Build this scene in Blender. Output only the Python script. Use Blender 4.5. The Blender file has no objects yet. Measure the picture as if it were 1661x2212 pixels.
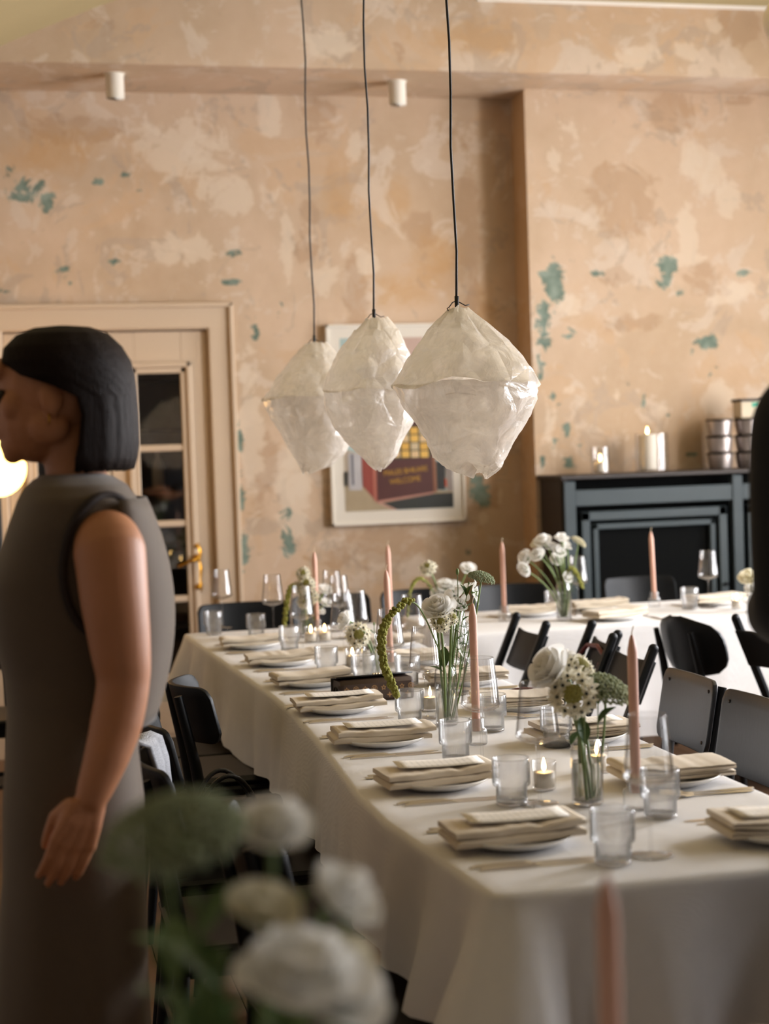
import bpy, math, random
import numpy as np
from mathutils import Vector, Matrix, Euler, noise as mnoise
random.seed(7)
R = math.radians
SC = bpy.context.scene
COL = SC.collection

# ------------------------------------------------------------------ camera
F = 3460.4                       # focal length in pixels of the 1661 x 2212 frame (50 mm on 24 mm)
YAW, PIT, ROLL = .2299, .03785, .034
CAM = Vector((0, 0, 1.45))
FW = Vector((math.sin(YAW)*math.cos(PIT), math.cos(YAW)*math.cos(PIT), -math.sin(PIT)))
_r0 = Vector((math.cos(YAW), -math.sin(YAW), 0)); _u0 = _r0.cross(FW)
RT = _r0*math.cos(ROLL) - _u0*math.sin(ROLL)
UP = _u0*math.cos(ROLL) + _r0*math.sin(ROLL)
cd = bpy.data.cameras.new('camera'); cam = bpy.data.objects.new('camera', cd); COL.objects.link(cam)
cam.matrix_world = Matrix(((RT.x, UP.x, -FW.x, CAM.x), (RT.y, UP.y, -FW.y, CAM.y), (RT.z, UP.z, -FW.z, CAM.z), (0, 0, 0, 1)))
cd.sensor_fit = 'HORIZONTAL'; cd.sensor_width = 24; cd.lens = 50; cd.clip_start = .05
cd.dof.use_dof = True; cd.dof.focus_distance = 3.95; cd.dof.aperture_fstop = 2.4
SC.camera = cam
SC.view_settings.view_transform = 'Standard'; SC.view_settings.look = 'None'
SC.view_settings.exposure = 0.22; SC.view_settings.gamma = 1.0
SC.view_settings.use_curve_mapping = False
SC.cycles.transparent_max_bounces = 36
SC.cycles.max_bounces = 6; SC.cycles.diffuse_bounces = 3; SC.cycles.glossy_bounces = 3
SC.cycles.sample_clamp_indirect = 6.0
SC.cycles.caustics_reflective = False; SC.cycles.caustics_refractive = False

def ray(x, y): return FW + RT*((x-830.5)/F) - UP*((y-1106)/F)
def PZ(x, y, z=.752):
    d = ray(x, y); return CAM + d*((z-CAM.z)/d.z)
def PY(x, y, Y):
    d = ray(x, y); return CAM + d*(Y/d.y)
def PX(x, y, X):
    d = ray(x, y); return CAM + d*(X/d.x)

# ------------------------------------------------------------------ light
world = bpy.data.worlds.new('world'); SC.world = world; world.use_nodes = True
bg = world.node_tree.nodes['Background']; bg.inputs[0].default_value = (.80, .88, 1, 1); bg.inputs[1].default_value = .6
WINDOWS = [(.5, 1.5), (2.2, 3.4), (4.1, 5.3), (5.9, 7.1)]       # openings in the window wall, along Y
WZ0, WZ1, WX = .85, 3.0, 4.9
WPOW = (30, 110, 350, 110)
def area(name, loc, rot, sx, sy, power, col):
    l = bpy.data.lights.new(name, 'AREA'); l.shape = 'RECTANGLE'; l.size = sx; l.size_y = sy; l.energy = power; l.color = col
    o = bpy.data.objects.new(name, l); COL.objects.link(o); o.location = loc; o.rotation_euler = rot; return o
for (y0, y1), pw in zip(WINDOWS, WPOW):
    area('window_daylight', (WX+.40, (y0+y1)/2, (WZ0+WZ1)/2), (0, R(90), 0), WZ1-WZ0, y1-y0, pw, (.94, .945, .985))

# ------------------------------------------------------------------ helpers
def tag(o, label=None, cat=None, group=None, kind=None):
    if label: o['label'] = label
    if cat: o['category'] = cat
    if group: o['group'] = group
    if kind: o['kind'] = kind
    return o
def empty(name, loc=(0, 0, 0), rz=0, label=None, cat=None, group=None):
    o = bpy.data.objects.new(name, None); COL.objects.link(o); o.empty_display_size = .05
    o.location = loc; o.rotation_euler = (0, 0, rz); return tag(o, label, cat, group)
def add(name, me, parent=None, loc=(0, 0, 0), rot=(0, 0, 0), scale=(1, 1, 1)):
    o = bpy.data.objects.new(name, me); COL.objects.link(o); o.parent = parent
    o.location = loc; o.rotation_euler = rot; o.scale = scale; return o
def copy_tree(o, parent=None):
    c = o.copy(); COL.objects.link(c); c.parent = parent
    for ch in list(o.children): copy_tree(ch, c)
    return c
class MB:
    def __init__(s): s.v = []; s.f = []; s.fm = None
    def n(s): return len(s.v)
    def quadgrid(s, pts, closed_u=False, closed_v=False):     # pts[row][col]
        b = s.n(); nr = len(pts); nc = len(pts[0])
        for r in pts: s.v += [tuple(p) for p in r]
        for i in range(nr if closed_v else nr-1):
            for j in range(nc if closed_u else nc-1):
                i2 = (i+1) % nr; j2 = (j+1) % nc
                s.f.append((b+i*nc+j, b+i*nc+j2, b+i2*nc+j2, b+i2*nc+j))
        return b
    def box(s, x0, x1, y0, y1, z0, z1, bev=0.0):
        b = s.n()
        if bev <= 0:
            s.v += [(x, y, z) for z in (z0, z1) for y in (y0, y1) for x in (x0, x1)]
            for q in ((0, 2, 3, 1), (4, 5, 7, 6), (0, 1, 5, 4), (2, 6, 7, 3), (0, 4, 6, 2), (1, 3, 7, 5)): s.f.append(tuple(b+i for i in q))
            return s
        e = min(bev, (x1-x0)/2.01, (y1-y0)/2.01, (z1-z0)/2.01)
        def loop(i, z): return [(x0+i, y0+e, z), (x0+i, y1-e, z), (x0+e, y1-i, z), (x1-e, y1-i, z), (x1-i, y1-e, z), (x1-i, y0+e, z), (x1-e, y0+i, z), (x0+e, y0+i, z)]
        rows = [loop(e, z0), loop(0, z0+e), loop(0, z1-e), loop(e, z1)]
        def fix(l): return l
        rows[0] = [(min(max(x, x0+e), x1-e), min(max(y, y0+e), y1-e), z) for x, y, z in rows[0]]
        rows[3] = [(min(max(x, x0+e), x1-e), min(max(y, y0+e), y1-e), z) for x, y, z in rows[3]]
        b = s.quadgrid(rows, closed_u=True)
        for k in range(b, len(s.f)): pass
        s.f.append(tuple(b+i for i in range(8))); s.f.append(tuple(b+24+i for i in reversed(range(8))))
        return s
    def obox(s, o, ax, ay, az):     # box from corner o with edge vectors
        b = s.n(); o, ax, ay, az = map(Vector, (o, ax, ay, az))
        s.v += [tuple(o+ax*i+ay*j+az*k) for k in (0, 1) for j in (0, 1) for i in (0, 1)]
        for q in ((0, 2, 3, 1), (4, 5, 7, 6), (0, 1, 5, 4), (2, 6, 7, 3), (0, 4, 6, 2), (1, 3, 7, 5)): s.f.append(tuple(b+i for i in q))
        return s
    def beam(s, p, q, w, h, up=(0, 0, 1), bev=.004):   # rectangular bar from p to q with chamfered section
        p = Vector(p); q = Vector(q); d = (q-p).normalized(); u = Vector(up); sd = d.cross(u)
        if sd.length < 1e-4: sd = d.cross(Vector((1, 0, 0)))
        sd.normalize(); u = sd.cross(d); a, c, e = w/2, h/2, min(bev, w/3, h/3)
        prof = [(-a+e, -c), (a-e, -c), (a, -c+e), (a, c-e), (a-e, c), (-a+e, c), (-a, c-e), (-a, -c+e)]
        rows = [[pt+sd*x+u*z for x, z in prof] for pt in (p, q)]
        b = s.quadgrid(rows, closed_u=True); s.f.append(tuple(b+i for i in reversed(range(8)))); s.f.append(tuple(b+8+i for i in range(8)))
        return s
    def tube(s, path, rad, n=8, cap=True, sx=1.0):
        P = [Vector(p) for p in path]; k = len(P)
        rad = rad if isinstance(rad, (list, tuple)) else [rad]*k
        t0 = (P[1]-P[0]).normalized(); ref = Vector((0, 0, 1)) if abs(t0.z) < .9 else Vector((1, 0, 0))
        nx = t0.cross(ref).normalized(); rows = []
        for i in range(k):
            t = (P[min(i+1, k-1)]-P[max(i-1, 0)]).normalized()
            nx = (nx - t*nx.dot(t)).normalized(); ny = t.cross(nx)
            rows.append([P[i]+(nx*math.cos(a)*sx+ny*math.sin(a))*rad[i] for a in [2*math.pi*j/n for j in range(n)]])
        b = s.quadgrid(rows, closed_u=True)
        if cap:
            s.f.append(tuple(b+i for i in reversed(range(n)))); s.f.append(tuple(b+(k-1)*n+i for i in range(n)))
        return s
    def lathe(s, prof, n=24, c=(0, 0, 0), rib=0, ribn=0, ribz=None):
        rows = []
        for r, z in prof:
            row = []
            for j in range(n):
                a = 2*math.pi*j/n; rr = r
                if rib and ribz and ribz[0] <= z <= ribz[1]: rr = r + (rib if j % 2 else 0)
                row.append((c[0]+rr*math.cos(a), c[1]+rr*math.sin(a), c[2]+z))
            rows.append(row)
        b = s.quadgrid(rows, closed_u=True); m = len(prof)
        if prof[0][0] > 1e-5: s.f.append(tuple(b+i for i in reversed(range(n)))) if getattr(s, 'capb', True) else None
        if prof[-1][0] > 1e-5 and getattr(s, 'capt', True): s.f.append(tuple(b+(m-1)*n+i for i in range(n)))
        return s
    def sphere(s, c, r, n=10, m=7, sc=(1, 1, 1), mat=None):
        c = Vector(c); rows = []
        for i in range(m+1):
            th = math.pi*i/m
            rows.append([(lambda q: c+((mat @ q) if mat else q))(Vector((r*sc[0]*math.sin(th)*math.cos(2*math.pi*j/n), r*sc[1]*math.sin(th)*math.sin(2*math.pi*j/n), -r*sc[2]*math.cos(th)))) for j in range(n)])
        s.quadgrid(rows, closed_u=True); return s
    def poly(s, pts):
        b = s.n(); s.v += [tuple(p) for p in pts]; s.f.append(tuple(range(b, b+len(pts)))); return s
    def prism(s, pts, dz):            # polygon list (x,y,z) extruded by vector dz
        b = s.n(); dz = Vector(dz); k = len(pts); s.v += [tuple(p) for p in pts] + [tuple(Vector(p)+dz) for p in pts]
        s.f.append(tuple(b+i for i in reversed(range(k)))); s.f.append(tuple(b+k+i for i in range(k)))
        for i in range(k): s.f.append((b+i, b+(i+1) % k, b+k+(i+1) % k, b+k+i))
        return s
    def mesh(s, name, mat=None, smooth=False, weld=True):
        me = bpy.data.meshes.new(name); me.from_pydata(s.v, [], s.f); 
        if weld:
            import bmesh
            bm = bmesh.new(); bm.from_mesh(me); bmesh.ops.remove_doubles(bm, verts=bm.verts, dist=1e-6)
            bmesh.ops.recalc_face_normals(bm, faces=bm.faces); bm.to_mesh(me); bm.free()
        if mat: me.materials.append(mat)
        if smooth:
            me.polygons.foreach_set('use_smooth', [True]*len(me.polygons))
            if smooth is not True: me.set_sharp_from_angle(angle=R(smooth))
        me.update(); return me
    def build(s, name, mat=None, parent=None, smooth=False, loc=(0, 0, 0), weld=True):
        return add(name, s.mesh(name, mat, smooth, weld), parent, loc)

# ------------------------------------------------------------------ materials
class N:
    def __init__(s, name):
        s.m = bpy.data.materials.new(name); s.m.use_nodes = True; s.t = s.m.node_tree; s.t.nodes.clear()
        s.out = s.t.nodes.new('ShaderNodeOutputMaterial')
    def a(s, typ, ins=None, **kw):
        n = s.t.nodes.new('ShaderNode'+typ)
        for k, v in kw.items(): setattr(n, k, v)
        for k, v in (ins or {}).items():
            if isinstance(v, bpy.types.NodeSocket): s.t.links.new(v, n.inputs[k])
            else: n.inputs[k].default_value = v
        return n
    def coord(s, which='Object', scale=(1, 1, 1)):
        c = s.a('TexCoord'); return s.a('Mapping', {'Vector': c.outputs[which], 'Scale': scale}).outputs[0]
    def noise(s, vec, scale, detail=4, rough=.55, dist=0.0):
        return s.a('TexNoise', {'Vector': vec, 'Scale': scale, 'Detail': detail, 'Roughness': rough, 'Distortion': dist}).outputs[0]
    def math(s, op, x, y=0.0, z=0.0, clamp=False):
        n = s.a('Math', {0: x, 1: y, 2: z}, operation=op); n.use_clamp = clamp; return n.outputs[0]
    def step(s, x, e0, e1):
        return s.a('MapRange', {'Value': x, 'From Min': e0, 'From Max': e1}).outputs[0]
    def mix(s, fac, c1, c2, blend='MIX'):
        n = s.a('Mix', data_type='RGBA', blend_type=blend)
        for i, v in ((0, fac), (6, c1), (7, c2)):
            if isinstance(v, bpy.types.NodeSocket): s.t.links.new(v, n.inputs[i])
            else: n.inputs[i].default_value = v if i == 0 else (*v[:3], 1)
        return n.outputs[2]
    def bump(s, h, strength=.3, dist=.01):
        return s.a('Bump', {'Height': h, 'Strength': strength, 'Distance': dist}).outputs[0]
    def pbsdf(s, **kw): return s.a('BsdfPrincipled', {k.replace('_', ' '): v for k, v in kw.items()})
    def done(s, sh):
        s.t.links.new(sh.outputs[0] if hasattr(sh, 'outputs') else sh, s.out.inputs[0]); return s.m
def c4(r, g=None, b=None):
    if isinstance(r, str):
        h = r.lstrip('#'); v = [int(h[i:i+2], 16)/255 for i in (0, 2, 4)]
        v = [x/12.92 if x <= .04045 else ((x+.055)/1.055)**2.4 for x in v]; return (*v, 1)
    return (r, g, b, 1)
def simple(name, col, rough=.6, metal=0, spec=.5, nscale=0, namp=.15, bump=0, bscale=80, sheen=0, coat=0, sss=0, stretch=(1, 1, 1)):
    n = N(name); vec = n.coord(scale=stretch); col = c4(col) if isinstance(col, str) else c4(*col[:3]); cc = col
    if nscale:
        dk = tuple(x*(1-namp) for x in col[:3])+(1,); lt = tuple(min(1, x*(1+namp)) for x in col[:3])+(1,)
        cc = n.mix(n.noise(vec, nscale), dk, lt)
    ins = {'Base Color': cc, 'Roughness': rough, 'Metallic': metal, 'Specular IOR Level': spec}
    if bump: ins['Normal'] = n.bump(n.noise(vec, bscale, 3), bump, .004)
    if sheen: ins['Sheen Weight'] = sheen
    if coat: ins['Coat Weight'] = coat; ins['Coat Roughness'] = .12
    if sss: ins['Subsurface Weight'] = sss; ins['Subsurface Scale'] = .01
    return n.done(n.a('BsdfPrincipled', ins))
def emis(name, col, s):
    n = N(name); return n.done(n.a('Emission', {'Color': c4(*col), 'Strength': s}))

def plaster(name, warm=0.0, plain=False):
    n = N(name); P = n.coord('Object')
    n1 = n.noise(P, 1.1, 3, .6, .6); n2 = n.noise(P, 3.2, 5, .65, .8); n3 = n.noise(P, 14, 3, .6)
    peach = c4('#cdb298'); tan = c4('#bca286'); pale = c4('#d6c5b3'); ochre = c4('#c6a685'); grey = c4('#b09c88')
    c = n.mix(n.step(n1, .40, .60), tan, peach)
    c = n.mix(n.math('MULTIPLY', n.step(n2, .56, .585), .6), c, pale)
    c = n.mix(n.math('MULTIPLY', n.step(n.noise(P, 2.1, 5, .62, 1.0), .575, .60), .75), c, ochre)
    c = n.mix(n.math('MULTIPLY', n.step(n.noise(P, 2.7, 5, .66, 1.2), .585, .60), .7), c, grey)
    c = n.mix(n.math('MULTIPLY', n.step(n.noise(P, 5.5, 4, .7, .6), .60, .62), .5), c, pale)
    c = n.mix(.16, c, n.mix(n3, c4('#9a7f63'), c4('#e6d6c2')))
    h = n.math('ADD', n.math('MULTIPLY', n2, .8), n.math('MULTIPLY', n3, .3))
    if not plain:
        def mask(att, amp, w, sc, det=5, gate=.5, dist=.8):
            at = n.a('Attribute', attribute_name=att).outputs['Fac']
            nz = n.math('ADD', n.math('MULTIPLY', n.noise(P, sc, det, .72, dist), .65), n.math('MULTIPLY', n1, .35))
            return n.step(n.math('ADD', n.math('MULTIPLY', at, .62), n.math('MULTIPLY', n.math('SUBTRACT', nz, .5), amp)), gate-w, gate+w)
        c = n.mix(n.math('MULTIPLY', mask('dark', 2.2, .06, 4, gate=.46), .5), c, c4('#a98a6c'))
        c = n.mix(n.math('MULTIPLY', mask('cream', 2.4, .05, 5, gate=.46), .62), c, c4('#dccab4'))
        c = n.mix(n.math('MULTIPLY', mask('ochre', 2.0, .22, 4, gate=.40), .5), c, c4('#bd925c'))
        mt = mask('teal', 2.6, .04, 13, gate=.42); tealc = n.mix(n.step(n3, .35, .65), c4('#4d6b62'), c4('#7f9388'))
        mt = n.math('MULTIPLY', mt, n.step(n.a('Attribute', attribute_name='teal').outputs['Fac'], .02, .10))
        c = n.mix(n.math('MULTIPLY', mt, .88), c, tealc)
        h = n.math('SUBTRACT', h, n.math('MULTIPLY', mt, .5))
    return n.done(n.a('BsdfPrincipled', {'Base Color': c, 'Roughness': .88, 'Specular IOR Level': .25, 'Normal': n.bump(h, .35, .012)}))

def thin_glass(name, tint=(.985, .985, .985), edge=(.80, .82, .82), rough=.02, gain=1.0, pw=4.0):
    n = N(name); f = n.a('LayerWeight', {'Blend': .5}).outputs['Facing']
    tr = n.a('BsdfTransparent', {'Color': n.mix(n.math('POWER', f, pw), c4(*tint), c4(*edge))})
    gl = n.a('BsdfGlossy', {'Color': (1, 1, 1, 1), 'Roughness': rough})
    fr = n.math('MULTIPLY', n.math('ADD', n.math('MULTIPLY', n.math('POWER', f, 5.0), .80), .045), gain, clamp=True)
    return n.done(n.a('MixShader', {0: fr, 1: tr.outputs[0], 2: gl.outputs[0]}))

M = {}
M['plaster'] = plaster('peeling_plaster'); M['plaster_plain'] = plaster('plain_plaster', plain=True)
M['ceiling'] = simple('ceiling_paint', '#aa9970', .9, nscale=2, namp=.06)
M['sidewall'] = simple('side_wall_paint', '#a39c98', .9, nscale=2, namp=.1)
M['whitepaint'] = simple('white_gloss_paint', '#e4dccf', .45)
M['cream'] = simple('cream_door_paint', '#cdb79e', .42, nscale=3, namp=.05, bump=.05, bscale=30)
M['greypaint'] = simple('blue_grey_paint', '#424b4f', .5, nscale=6, namp=.12, spec=.3)
M['blackmesh'] = simple('black_radiator_mesh', '#0b0c0c', .9, bump=.4, bscale=500, spec=.1)
M['darkwood'] = simple('dark_brown_wood', '#2a201b', .5, nscale=9, namp=.3, stretch=(1, 1, 8))
M['blackwood'] = simple('black_lacquered_wood', '#0e1013', .46, nscale=14, namp=.35, bump=.06, bscale=120, stretch=(1, 1, .3), spec=.22)
M['panelwood'] = simple('grey_black_lacquer', '#16191d', .38, nscale=14, namp=.3, bump=.05, bscale=120, stretch=(1, 1, .3), spec=.55)
M['blackedge'] = simple('worn_wood_edge', '#8a5a2c', .5)
M['blackleather'] = simple('black_leather', '#131213', .5, bump=.25, bscale=240)
M['steel'] = simple('brushed_steel', '#d2cbc4', .33, metal=1, nscale=40, namp=.12, stretch=(.1, 1, 1))
M['porcelain'] = simple('white_porcelain', '#eeebe6', .22, coat=.4)
M['brass'] = simple('aged_brass', '#b8842f', .32, metal=1, nscale=25, namp=.35)
M['glass'] = thin_glass('clear_glass', (.985, .985, .985), (.28, .28, .28), .02, 1.2, 3.6); M['ribglass'] = thin_glass('ribbed_glass', (.97, .97, .97), (.72, .73, .73), .10, 1.5, 3.0)
def rib_mat():
    n = N('ribbed_tumbler_glass'); f = n.a('LayerWeight', {'Blend': .5}).outputs['Facing']
    tr = n.a('BsdfTransparent', {'Color': n.mix(n.math('POWER', f, 2.0), c4(.98, .98, .98), c4(.45, .46, .46))})
    gl = n.a('BsdfGlossy', {'Color': (1, 1, 1, 1), 'Roughness': .12}); df = n.a('BsdfTranslucent', {'Color': (1, 1, 1, 1)}); d2 = n.a('BsdfDiffuse', {'Color': (1, 1, 1, 1)})
    fr = n.math('ADD', n.math('MULTIPLY', n.math('POWER', f, 4.0), .7), .07)
    m0 = n.a('MixShader', {0: .5, 1: df.outputs[0], 2: d2.outputs[0]}); m1 = n.a('MixShader', {0: .075, 1: tr.outputs[0], 2: m0.outputs[0]})
    return n.done(n.a('MixShader', {0: fr, 1: m1.outputs[0], 2: gl.outputs[0]}))
M['ribglass'] = rib_mat()
M['hurricane'] = thin_glass('hurricane_glass', (.97, .97, .97), (.6, .58, .55), .05, 1.3)
M['pane'] = thin_glass('window_pane', (.9, .9, .9), (.6, .6, .6), .03, 1.4)
M['water'] = thin_glass('vase_water', (.95, .97, .96), (.45, .48, .46), .02, 1.0)
def water_mat():
    n = N('vase_water'); return n.done(n.a('MixShader', {0: .55, 1: n.a('BsdfTransparent', {'Color': (.96, .97, .96, 1)}).outputs[0], 2: n.a('BsdfRefraction', {'Color': (.97, .98, .97, 1), 'IOR': 1.33, 'Roughness': .0}).outputs[0]}))
M['water'] = water_mat()
M['pinkwax'] = simple('pink_taper_wax', '#dcab96', .5, sss=0, nscale=4, namp=.05)
M['whitewax'] = simple('white_candle_wax', '#f1e6d4', .45, sss=0)
M['flame'] = emis('candle_flame', (1, .62, .22), 28)
M['wick'] = simple('charred_wick', '#1c1512', .9)
def petal_mat(name, col):
    n = N(name); c = n.mix(n.noise(n.coord(), 3, 3), tuple(x*.93 for x in c4(col)[:3]), c4(col))
    return n.done(n.a('MixShader', {0: .45, 1: n.a('BsdfDiffuse', {'Color': c}).outputs[0], 2: n.a('BsdfTranslucent', {'Color': c}).outputs[0]}))
M['petal'] = petal_mat('white_petal', '#faf8f3'); M['petalcream'] = petal_mat('cream_petal', '#ece5cc')
M['stem'] = simple('green_stem', '#6f8348', .55, nscale=20, namp=.25)
M['leaf'] = simple('green_leaf', '#4d6a39', .5, nscale=15, namp=.3)
M['darkleaf'] = simple('dark_green_leaf', '#2f4429', .5, nscale=15, namp=.3)
M['umbel'] = simple('sage_green_floret', '#9aa383', .85, nscale=120, namp=.4)
M['amaranth'] = simple('olive_amaranth', '#8b8a3c', .85, nscale=120, namp=.35)
M['starcore'] = simple('olive_flower_core', '#97924a', .7, nscale=60, namp=.3)
M['ovary'] = simple('dark_flower_eye', '#23271c', .4)
M['paper'] = None
M['skin'] = simple('skin', '#b57a55', .5, sss=0, nscale=18, namp=.05)
M['hair'] = simple('dark_brown_hair', '#1d110b', .55, nscale=60, namp=.6, bump=.8, bscale=60, stretch=(8, 8, .3), spec=.10)
M['dress'] = simple('taupe_dress_fabric', '#594a3b', .8, bump=.12, bscale=500, sheen=.2)
M['trim'] = simple('dark_piping', '#2b1f1a', .8)
M['suit'] = simple('black_suit_fabric', '#0d0f14', .8, bump=.1, bscale=500)
M['shirt'] = simple('white_shirt', '#d8d5cf', .8)
M['shoe'] = simple('black_shoe', '#0e0d0d', .35)
M['cord'] = simple('black_cord', '#161412', .6)
M['plasticwhite'] = simple('white_lamp_housing', '#e8e0d2', .4)
M['tin'] = simple('dull_tin', '#a59b96', .35, metal=.85, nscale=8, namp=.2)
M['darktin'] = simple('dark_tin_rim', '#3b332c', .45, metal=.6)
M['plank'] = simple('oak_plank', '#6f523a', .5, nscale=6, namp=.3, bump=.08, bscale=60, stretch=(9, .7, 1))
M['floorsub'] = simple('sub_floor', '#3a2a1d', .8)
M['menu'] = None; M['wood'] = simple('plain_wood', '#6b4a30', .6, nscale=8, namp=.25, stretch=(6, 1, 1))
M['knit'] = simple('grey_knit', '#a9abb2', .9, nscale=90, namp=.35, bump=.8, bscale=160, stretch=(1, 1, 5))
M['red'] = simple('oxblood_leather', '#5c1c1a', .4)
def cloth_mat(name, col, sc=420, wr=.35):
    n = N(name); P = n.coord()
    w1 = n.a('TexWave', {'Vector': P, 'Scale': sc*.5}, bands_direction='X').outputs['Fac']; w2 = n.a('TexWave', {'Vector': P, 'Scale': sc*.5}, bands_direction='Y').outputs['Fac']
    cr = n.noise(n.coord(scale=(1, .5, 1)), 5, 4, .55, .6)
    h = n.math('ADD', n.math('MULTIPLY', n.math('ADD', w1, w2), .02), n.math('MULTIPLY', cr, .6))
    c = n.mix(n.noise(P, 30, 3), tuple(x*.94 for x in c4(col)[:3]), c4(col))
    return n.done(n.a('BsdfPrincipled', {'Base Color': c, 'Roughness': .85, 'Specular IOR Level': .2, 'Sheen Weight': .15, 'Normal': n.bump(h, wr, .03)}))
M['cloth'] = cloth_mat('white_linen', '#e8e5e3'); M['napkin'] = cloth_mat('beige_linen', '#ddcfba', 600, .15)
def paper_mat():
    n = N('crumpled_paper'); P = n.coord()
    v = n.a('TexVoronoi', {'Vector': n.a('Mapping', {'Vector': P}).outputs[0], 'Scale': 11.0}, feature='DISTANCE_TO_EDGE').outputs['Distance']
    nz = n.noise(P, 14, 6, .55, .8); h = n.math('ADD', n.math('MULTIPLY', n.step(v, 0, .25), .5), nz)
    bp = n.bump(h, .62, .012)
    df = n.a('BsdfDiffuse', {'Color': c4('#f2ebe2'), 'Normal': bp}); tl = n.a('BsdfTranslucent', {'Color': c4('#f2e8da'), 'Normal': bp})
    tp = n.a('BsdfTransparent', {'Color': (1, .97, .93, 1)}); gl = n.a('BsdfGlossy', {'Color': (1, 1, 1, 1), 'Roughness': .2, 'Normal': bp})
    m1 = n.a('MixShader', {0: .52, 1: df.outputs[0], 2: tl.outputs[0]})
    m2 = n.a('MixShader', {0: n.step(nz, .35, .75), 1: m1.outputs[0], 2: tp.outputs[0]})
    m2b = n.a('MixShader', {0: .50, 1: m1.outputs[0], 2: m2.outputs[0]})
    m3 = n.a('MixShader', {0: .17, 1: m2b.outputs[0], 2: gl.outputs[0]})
    return n.done(m3)
M['paper'] = paper_mat()
def menu_mat():
    n = N('printed_menu'); P = n.coord()
    w = n.a('TexWave', {'Vector': P, 'Scale': 26.0}, bands_direction='X').outputs['Fac']
    t = n.math('MULTIPLY', n.step(w, .78, .86), n.step(n.noise(n.coord(scale=(30, 260, 1)), 1, 2), .48, .54))
    s = n.a('SeparateXYZ', {0: P}); inside = n.math('MULTIPLY', n.step(n.math('ABSOLUTE', s.outputs[0]), .085, .082), n.step(n.math('ABSOLUTE', s.outputs[1]), .036, .033))
    c = n.mix(n.math('MULTIPLY', n.math('MULTIPLY', t, inside), .3), c4('#efe9e0'), c4('#55504c'))
    return n.done(n.a('BsdfPrincipled', {'Base Color': c, 'Roughness': .7}))
M['menu'] = menu_mat()
M['canvas'] = simple('dark_brown_coated_canvas', '#38261b', .42, nscale=60, namp=.3, bump=.1, bscale=300)
M['motif'] = simple('tan_print', '#9a7448', .5)
M['globe'] = emis('warm_lamp_globe', (1, .55, .16), 7)
M['downlight'] = emis('downlight_lens', (1, .72, .42), 6)

# ================================================================== SETTING
WALLY, CHIMY, BEAMY, BEAMZ, CEILZ = 8.08, 7.85, 7.5, 3.27, 3.62
XL, XR, YF = -2.3, WX, -2.6
CHX = 2.642
def px_ell(lst, Y):
    out = []
    for e in lst:
        x, y, rx, ry = e[:4]; p = PY(x, y, Y); k = (p-CAM).dot(FW)/F
        out.append((p.x, p.z, rx*k, ry*k))
    return out
def wall_grid(name, X0, X1, Z0, Z1, Y, holes=(), ell=None, step=.035, mat=None, axis='X'):
    xs = sorted(set([round(x, 4) for x in np.linspace(X0, X1, max(2, int((X1-X0)/step)+1))] + [h for hh in holes for h in hh[:2]]))
    zs = sorted(set([round(z, 4) for z in np.linspace(Z0, Z1, max(2, int((Z1-Z0)/step)+1))] + [h for hh in holes for h in hh[2:]]))
    nx = len(xs); mb = MB()
    for z in zs:
        for x in xs: mb.v.append((x, Y, z) if axis == 'X' else (Y, x, z))
    for i in range(len(zs)-1):
        for j in range(nx-1):
            cx, cz = (xs[j]+xs[j+1])/2, (zs[i]+zs[i+1])/2
            if any(h[0] < cx < h[1] and h[2] < cz < h[3] for h in holes): continue
            q = (i*nx+j, i*nx+j+1, (i+1)*nx+j+1, (i+1)*nx+j)
            mb.f.append(q)
    o = mb.build(name, mat or M['plaster'], weld=False); me = o.data
    if ell:
        XX = np.array([v[0] if axis == 'X' else v[1] for v in mb.v]); ZZ = np.array([v[2] for v in mb.v])
        for att in ('teal', 'cream', 'dark', 'ochre'):
            val = np.zeros(len(XX))
            for x, z, rx, rz in ell.get(att, ()):
                d = np.sqrt(((XX-x)/rx)**2+((ZZ-z)/rz)**2); val = np.maximum(val, np.clip(1.35-.85*d, 0, 1))
            a = me.attributes.new(att, 'FLOAT', 'POINT'); a.data.foreach_set('value', val.astype(np.float32))
    tag(o, kind='structure'); return o
teal_w = [(60, 410, 45, 28), (20, 372, 18, 18), (104, 432, 12, 36), (272, 376, 16, 12), (300, 408, 12, 9), (215, 391, 24, 9), (128, 585, 26, 12), (150, 606, 24, 6),
          (245, 568, 18, 9), (490, 492, 7, 12), (495, 545, 25, 9), (495, 610, 24, 6), (550, 718, 11, 28), (518, 1080, 7, 60), (527, 1195, 13, 42), (605, 656, 7, 15),
          (620, 1110, 9, 22), (622, 1170, 9, 34), (1036, 1065, 24, 38), (8, 625, 16, 6), (514, 940, 5, 40), (1010, 1190, 8, 20)]
cream_w = [(380, 330, 130, 85), (500, 420, 110, 55), (620, 520, 14, 100), (765, 330, 30, 60), (420, 540, 120, 40), (540, 900, 30, 200), (640, 1060, 40, 90), (800, 560, 40, 40), (1080, 1070, 14, 22), (1045, 1120, 20, 20), (585, 250, 25, 60), (700, 600, 40, 40)]
dark_w = [(690, 270, 55, 60), (660, 500, 35, 90), (905, 500, 50, 60), (1010, 520, 45, 240), (150, 280, 160, 40), (850, 1180, 140, 50), (1040, 1060, 60, 80), (560, 1000, 40, 120), (990, 300, 60, 60), (770, 620, 30, 120)]
ochre_w = [(740, 420, 40, 90), (890, 620, 80, 40), (860, 420, 30, 50), (100, 330, 120, 60), (1050, 760, 25, 200), (940, 560, 60, 60)]
DX0, DX1, DZ1 = 0.0, 1.005, 2.095            # door opening
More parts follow.
